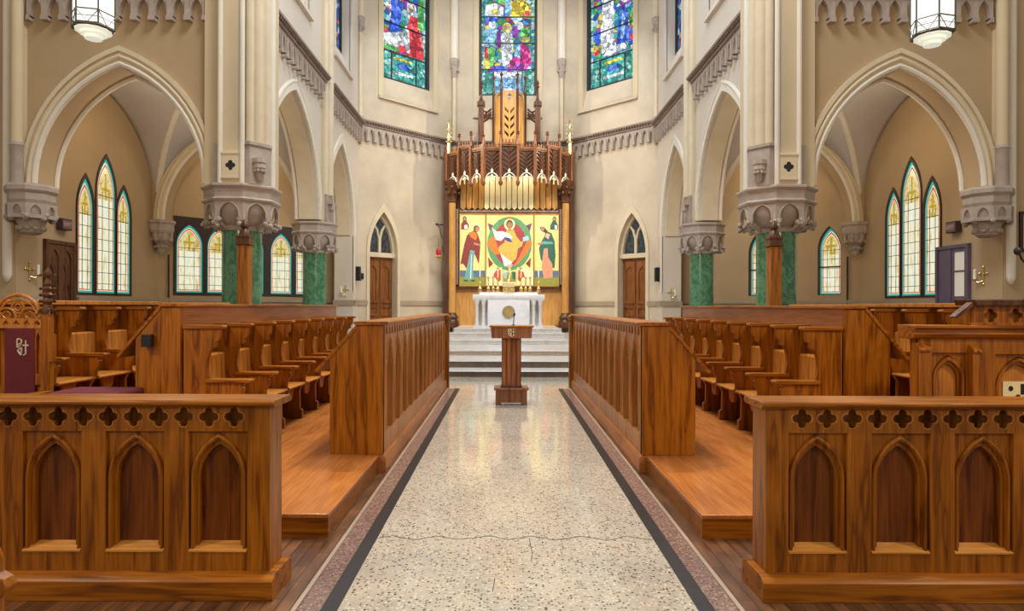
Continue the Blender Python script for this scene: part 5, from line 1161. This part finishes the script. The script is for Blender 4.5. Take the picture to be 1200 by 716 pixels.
for s in (-1, 1):
    c = Vector((RX + s * 2.22, 24.2, 0))
    mb = MB(); mb.lathe(c, [(.07, 7.1), (.07, 7.5), (.10, 7.52), (.06, 7.6), (.045, 7.85), (.07, 7.88), (.035, 7.95), (.025, 8.25), (.05, 8.3), (.02, 8.36), (.005, 8.5)], 8)
    for k in range(5):
        for q in range(4): mb.blob(c + Vector((.09 * math.cos(q * 1.57), .09 * math.sin(q * 1.57), 7.55 + k * .15)), .03, 5)
    mb.build('gilt_pinnacle', M['brass'], rt)
    c = Vector((RX + s * 1.02, 23.75, 0))
    mb = MB(); mb.box(c.x - .10, c.x + .10, 23.66, 23.86, 6.65, 8.9); mb.box(c.x - .14, c.x + .14, 23.62, 23.9, 8.72, 8.86); mb.lathe(c, [(.09, 8.9), (.05, 9.0), (.03, 9.35), (.07, 9.42), (.03, 9.48), (.06, 9.56), (.005, 9.68)], 8); mb.box(c.x - .12, c.x + .12, 23.66, 23.84, 7.3, 7.4); mb.build('tall_pinnacle', M['walnut'], rt)
    mb = MB()
    for k in range(3):
        pth = [c + Vector((-s * .08, 0, 8.55 - k * .2)), c + Vector((-s * .22, 0, 8.5 - k * .13)), c + Vector((-s * .36, 0, 8.62 - k * .1))]; mb.tube(pth, .035, 6)
    for k in range(7): mb.blob(c + Vector((-s * (.1 + .04 * k), 0, 8.30 + .07 * (k % 3))), .055, 6)
    mb.build('flying_tracery', M['carved'], rt)
# turret
TC = Vector((RX, 23.95, 0)); zt0, zt1 = 6.65, 9.25
tp = []
for k in range(6): tp.append(TC + Vector((.58 * math.cos(k * PI / 3 + 0), .42 * math.sin(k * PI / 3), 0)))
for k in range(6):
    a, b = tp[k], tp[(k + 1) % 6]; d = b - a; L = d.length; nn = Vector((d.y, -d.x, 0)).normalized(); fs = Fr(a, d, nn)
    front = (a.y + b.y) / 2 < TC.y - .3; c = L / 2
    mb = MB()
    if front:
        holes = [quatrefoil(c, zt1 - .24 - .0, .13)]
        for q in range(4):
            zc = zt1 - .85 - q * .28
            for sg in (-1, 1): holes.append([(c + sg * .03, zc), (c + sg * .17, zc + .16), (c + sg * .17, zc + .27), (c + sg * .03, zc + .12)])
        mb.slab(fs, [[(0.03, zt0), (L - .03, zt0), (L - .03, zt1), (0.03, zt1)]] + holes, -.03, 0)
    else:
        mb.fbox(fs, .03, L - .03, zt0, zt1 - .2, -.03, 0); mb.fbox(fs, c - .03, c + .03, zt0, zt1 - .1, 0, .03)
        mb.slab(fs, [quatrefoil(c, zt1 - .1, .1)], -.03, .02)
    mb.build('turret_panel', M['gold_oak'], rt)
    mb = MB(); mb.lathe(a, [(.045, zt0), (.045, zt1), (.05, zt1 + .02), (.04, zt1 + .1), (.03, zt1 + .5), (.065, zt1 + .56), (.03, zt1 + .62), (.004, zt1 + .75)], 6); mb.build('turret_post', M['walnut'], rt)

# ------------------------------------------------------------------ lanterns
def lantern_mesh(rt, x, y, z0):
    r = .225; rot = math.radians(14)
    hexp = lambda rr, z: [Vector((x + rr * math.cos(k * PI / 3 + rot), y + rr * math.sin(k * PI / 3 + rot), z)) for k in range(6)]
    MB().lathe((x, y, 0), [(r * .97, z0 + .12), (r * .97, z0 + 1.3)], 6, rot).build('glass_shade', M['lamp_glass'], rt)
    mb = MB()
    for z in (z0 + .12, z0 + .28, z0 + 1.3): 
        q = hexp(r * 1.02, z); mb.tube(q + [q[0]], .008, 6)
    for p in hexp(r * 1.01, 0): mb.tube([p + Vector((0, 0, z0 + .12)), p + Vector((0, 0, z0 + 1.3))], .0095, 6)
    b, t = hexp(r * 1.04, z0 + .125), hexp(r * 1.04, z0 + .275)
    for k in range(6):
        k2 = (k + 1) % 6; m = (b[k] + b[k2]) / 2
        mb.tube([t[k], m, t[k2]], .005, 5); mb.tube([(b[k] + t[k]) / 2, (m + (t[k] + t[k2]) / 2) / 2, (b[k2] + t[k2]) / 2], .004, 5)
    mb.build('metal_frame', M['bronze'], rt)
    MB().lathe((x, y, 0), [(r * .98, z0 + .10), (r * 1.04, z0 + .11), (r * 1.04, z0 + .135), (r * .98, z0 + .14)], 6, rot).build('bottom_ring', M['bronze'], rt)
    MB().lathe((x, y, 0), [(r * .42, z0), (r * .42, z0 + .04), (r * .62, z0 + .045), (r * .62, z0 + .08), (r * .86, z0 + .085), (r * .86, z0 + .11)], 12, rot).build('stepped_diffuser', M['lamp_hot'], rt)
    MB().lathe((x, y, 0), [(r * 1.05, z0 + 1.3), (r * .6, z0 + 1.5), (r * .2, z0 + 1.6), (.02, z0 + 1.75)], 6, rot).build('cap', M['bronze'], rt)
    MB().tube([(x, y, z0 + 1.7), (x, y, 16.0)], .012, 6).build('hanging_rod', M['bronze'], rt)
for px, py, lab in ((108.5, 47.5, 'lit hexagonal glass lantern hanging before the left pointed arch'), (1091.5, 52.0, 'lit hexagonal glass lantern hanging before the right pointed arch')):
    p = at(px, py, 7.7)
    rt = thing('lantern', lab, 'lamp', (p.x, p.y, p.z)); lantern_mesh(rt, p.x, p.y, p.z)

# ------------------------------------------------------------------ posts, sconces, signs, speakers
for s in (-1, 1):
    x = s * 4.93; y = 12.25
    rt = thing('wooden_post', 'square oak post with turned finial, standing before the ' + ('left' if s < 0 else 'right') + ' green marble column', 'post', (x, y, 0))
    mb = MB(); mb.box(x - .11, x + .11, y - .11, y + .11, 0, 2.62); mb.build('shaft', M['oak'], rt, bevel=.015)
    mb = MB(); mb.box(x - .13, x + .13, y - .13, y + .13, 2.62, 2.67); mb.box(x - .115, x + .115, y - .115, y + .115, 2.67, 2.76); mb.box(x - .13, x + .13, y - .13, y + .13, 2.76, 2.80)
    mb.lathe((x, y, 0), [(.11, 2.80), (.09, 2.88), (.05, 2.93), (.08, 2.97), (.08, 3.0), (.04, 3.06), (.005, 3.12)], 12); mb.build('finial', M['walnut'], rt, bevel=.005)
def sconce(o, n, t, label):
    o, n, t = Vector(o), Vector(n), Vector(t); fr = Fr(o, t, n)
    rt = thing('wall_sconce', label, 'sconce', o)
    mb = MB(); mb.fbox(fr, -.014, .014, -.17, .17, .0, .02); mb.fbox(fr, -.11, .11, .03, .058, .0, .02)
    mb.slab(fr, [quatrefoil(0, .045, .05)], 0, .025)
    for u, v in ((0, .17), (0, -.17), (.11, .045), (-.11, .045)): mb.blob(fr(u, v, .01), .026, 6)
    mb.build('cross_backplate', M['brass'], rt)
    mb = MB(); mb.tube([fr(.0, -.10, .01), fr(.06, -.13, .08), fr(.12, -.08, .10)], .010, 6); c = fr(.12, -.08, .10); mb.lathe(c, [(.01, -.02), (.055, 0), (.06, .015), (.02, .02)], 10); mb.build('arm', M['brass'], rt)
    mb = MB(); mb.lathe(fr(.12, -.08, .10), [(.026, .015), (.026, .21), (.004, .225)], 10); mb.build('candle', M['wax'], rt)
sconce((-9.599, 13.14, 2.17), (1, 0, 0), (0, 1, 0), 'brass cross sconce with candle on the wall beside the dark left door')
sconce((9.599, 13.28, 2.14), (-1, 0, 0), (0, 1, 0), 'brass cross sconce with candle on the wall beside the purple right door')
sconce((-5.30, 21.478, 1.98), (0, -1, 0), (-1, 0, 0), 'small brass candle sconce on the pier near the left apse door')
sconce((5.34, 21.478, 1.92), (0, -1, 0), (1, 0, 0), 'small brass candle sconce on the pier near the right apse door')
for s in (-1, 1):
    nm = 'left' if s < 0 else 'right'
    fr = Fr((s * XW, 14.08, 3.22), (0, 1, 0), (-s, 0, 0))
    rt = thing('exit_sign', 'small brown exit sign box on the wall over the ' + ('dark carved door' if s < 0 else 'purple framed door'), 'sign', (s * XW, 14.08, 3.22))
    MB().fbox(fr, -.16, .16, -.12, .12, 0.003, .14).build('sign_box', M['sign_box'], rt, bevel=.008)
    MB().fbox(fr, -.14, .14, -.09, .09, .14, .145).build('sign_face', M['sign_face'], rt)
    cu = bpy.data.curves.new('exit_text', 'FONT'); cu.body = 'EXIT'; cu.size = .12; cu.align_x = 'CENTER'; cu.align_y = 'CENTER'; cu.extrude = .002
    to = bpy.data.objects.new('exit_text', cu); COL.objects.link(to)
    dg = bpy.context.evaluated_depsgraph_get(); me = bpy.data.meshes.new_from_object(to.evaluated_get(dg)); bpy.data.objects.remove(to)
    lo = bpy.data.objects.new('exit_lettering', me); me.materials.clear(); me.materials.append(M['sign_text']); COL.objects.link(lo); lo.parent = rt
    ax = Vector((0, -s, 0)) * -1
    # text x runs along +y on the left wall and -y on the right wall
    tx = Vector((0, 1 if s < 0 else -1, 0)); tz = Vector((-s, 0, 0)); ty = Vector((0, 0, 1))
    lo.matrix_local = Matrix((( tx.x, ty.x, tz.x, -s * .148), (tx.y, ty.y, tz.y, 0), (tx.z, ty.z, tz.z, 0), (0, 0, 0, 1)))
    OFF[lo.name] = OFF[rt.name]
    # loudspeakers by the apse doors
    rt = thing('wall_mounted_loudspeaker', 'narrow black loudspeaker on the pier beside the ' + nm + ' apse door', 'speaker', (s * 5.0, 21.95, 2.55))
    mb = MB(); mb.box(s * 5.045, s * 4.90, 21.80, 21.98, 2.33, 2.80); mb.build('cabinet', M['black'], rt, bevel=.01)
    mb = MB(); mb.box(s * 4.93, s * 5.02, 21.785, 21.80, 2.36, 2.77)
    for k in range(4): mb.lathe((s * 4.975, 21.784, 2.42 + k * .1), [(.03, -.01), (.03, .01)], 10)
    mb.build('grille', M['iron'], rt)
mb = MB(); fa = Fr((-5.05, 22.2, 0), (.7, .714, 0), (.714, -.7, 0)); mb.fbox(fa, .10, .19, 2.40, 2.60, .0, .05); mb.fbox(fa, .12, .17, 2.46, 2.50, .05, .06)
tag(mb.build('wall_switch', M['iron'], bevel=.005), 'little dark control box on the wall just left of the left apse door', 'switch')
# sanctuary lamp
p = at(513.5, 296, 23.9)
rt = thing('sanctuary_lamp', 'red glass sanctuary lamp hanging from a bracket left of the reredos', 'lamp', (p.x, p.y, p.z))
mb = MB(); mb.lathe(p, [(.05, -.12), (.085, -.05), (.09, .05), (.07, .14)], 12); mb.build('red_glass', M['ruby'], rt)
mb = MB(); mb.lathe(p, [(.01, -.36), (.04, -.3), (.05, -.2), (.12, -.16), (.13, -.13), (.06, -.12)], 12)
for k in range(3): mb.tube([p + Vector((.09 * math.cos(k * 2.1), .09 * math.sin(k * 2.1), .1)), p + Vector((0, 0, .9))], .007, 5); 
for k in range(6): mb.blob(p + Vector((.12 * math.cos(k), .12 * math.sin(k), -.14)), .03, 5)
mb.build('gilt_holder', M['brass'], rt)
mb = MB(); mb.tube([p + Vector((0, 0, .9)), p + Vector((0, .02, 1.02)), (-2.40, 24.3, p.z + 1.05)], .022, 6); mb.tube([(-2.40, 24.3, p.z + .55), p + Vector((.05, .2, .75)), p + Vector((.05, .02, 1.02))], .014, 6); mb.blob(p + Vector((-.06, 0, 1.02)), .05, 6); mb.build('bracket', M['iron'], rt)
# dark framed notice at the far right edge
rt = thing('picture_frame', 'dark picture frame on the wall at the right edge, beside the white roll moulding', 'picture', (10.1, WF - .01, 2.95))
fr = Fr((9.88, WF - .001, 0), (1, 0, 0), (0, -1, 0))
MB().slab(fr, [[(0, 2.58), (.55, 2.58), (.55, 3.36), (0, 3.36)], [(.06, 2.64), (.49, 2.64), (.49, 3.30), (.06, 3.30)]], 0, .05).build('frame', M['dark_wood_frame'], rt, bevel=.005)
MB().fbox(fr, .06, .49, 2.64, 3.30, 0, .02).build('picture', M['cream'], rt)
# pew end at the lower left corner
rt = thing('pew', 'rounded oak pew end at the lower left corner, before the left screen', 'pew', (-1.85, 2.1, 0))
fr = Fr((-1.64, 2.06, -.03), (-1, 0, 0), (0, 1, 0))
prof = [(0.03, .03), (.03, .60), (.0, .615), (-.012, .64), (.0, .665), (.03, .68), (.03, .72), (.045, .755), (.085, .775), (.14, .78), (.52, .78), (.56, .74), (.56, .03)]
MB().slab(fr, [prof], 0, .05).build('pew_end', M['oak'], rt, bevel=.006)
MB().box(-2.1, -2.14, 2.11, 2.13, 0.02, .7).build('back', M['oak'], rt)
MB().slab(fr, [[(.06, .42), (.46, .42), (.46, .46), (.06, .46)]], .05, .07).build('seat', M['oak_x'], rt)

# ================================================================== light, camera
w = bpy.data.worlds.new('World'); SC.world = w; w.use_nodes = True
bg = w.node_tree.nodes['Background']; bg.inputs['Color'].default_value = (1.0, 0.91, 0.79, 1); bg.inputs['Strength'].default_value = 0.38
def light(name, typ, loc, energy, color=(1, .85, .66), size=.3, target=None, spot=60, blend=.6):
    l = bpy.data.lights.new(name, typ); l.energy = energy; l.color = color
    if typ == 'AREA': l.size = size
    else: l.shadow_soft_size = size
    if typ == 'SPOT': l.spot_size = math.radians(spot); l.spot_blend = blend
    o = bpy.data.objects.new(name, l); COL.objects.link(o); o.location = loc
    if target is not None: o.rotation_euler = (Vector(target) - Vector(loc)).to_track_quat('-Z', 'Y').to_euler()
    return o
warm = (1, .80, .57)
for s in (-1, 1):
    light('lantern_light', 'POINT', (s * 4.9, 2.2, 4.8), 420, warm, .15)
    light('lantern_light', 'POINT', (s * 4.9, -2.5, 4.8), 360, warm, .15)
    light('aisle_fill', 'POINT', (s * 7.4, 14.6, 5.3), 75, warm, .2)  # unseen points added up in the vaults to brighten the dark bays
    light('aisle_fill', 'POINT', (s * 7.2, 19.2, 5.6), 50, warm, .2)
    light('choir_spot', 'SPOT', (s * 1.0, 12.5, 14.5), 3200, warm, .12, (s * 2.4, 8.4, 0), 50)
    light('altar_spot', 'SPOT', (s * 3.2, 13.6, 13.5), 2500, (1, .86, .66), .12, (-s * .3, 24.4, 3.4), 28)
    light('canopy_light', 'POINT', (s * 0.7, 23.9, 6.35), 22, (1, .84, .56), .06)
    for c in (15.55, 20.0):   # daylight entering through the clerestory lights
        light('clerestory_daylight', 'AREA', (s * 4.2, c, 12.0), 230, (.72, .83, 1.0), 2.2, (-s * 5, c, 7.0))
light('apse_light', 'SPOT', (0, 14.5, 15), 1900, (1, .90, .76), .3, (0, 25, 7.5), 62)
for s in (-1, 1):   # spotlights on the string course ledge, each washing the wall across the sanctuary
    light('ledge_spot', 'SPOT', (s * 4.55, 21.9, 8.7), 1000, (1, .87, .66), .035, (-s * 3.1, 24.3, 4.6), 75, .8)
light('turret_spot', 'SPOT', (0, 18.5, 15), 700, warm, .12, (0, 24.2, 8.6), 18)
light('floor_fill', 'AREA', (0, 8.0, 15.5), 1500, (.90, .95, 1.0), 4, (0, 8.0, 0))  # added overhead fill that whitens the floor, no fixture there

cd = bpy.data.cameras.new('Camera'); co = bpy.data.objects.new('Camera', cd); COL.objects.link(co)
cd.sensor_width = 36; cd.lens = FPX / 1200 * 36; cd.shift_x = 7.5 / 1200; cd.shift_y = 0.7 / 1200; cd.clip_end = 200
co.matrix_world = Matrix.Translation((CAMX, 0, CAMZ)) @ Matrix.Rotation(PI / 2, 4, 'X') @ Matrix.Rotation(0.0030, 4, 'Z')
SC.camera = co
SC.view_settings.view_transform = 'Standard'; SC.view_settings.look = 'None'
SC.view_settings.exposure = 0.0; SC.view_settings.gamma = 1; SC.view_settings.use_curve_mapping = False
SC.cycles.max_bounces = 6; SC.cycles.diffuse_bounces = 4; SC.cycles.glossy_bounces = 3; SC.cycles.sample_clamp_indirect = 6
SC.cycles.use_denoising = True
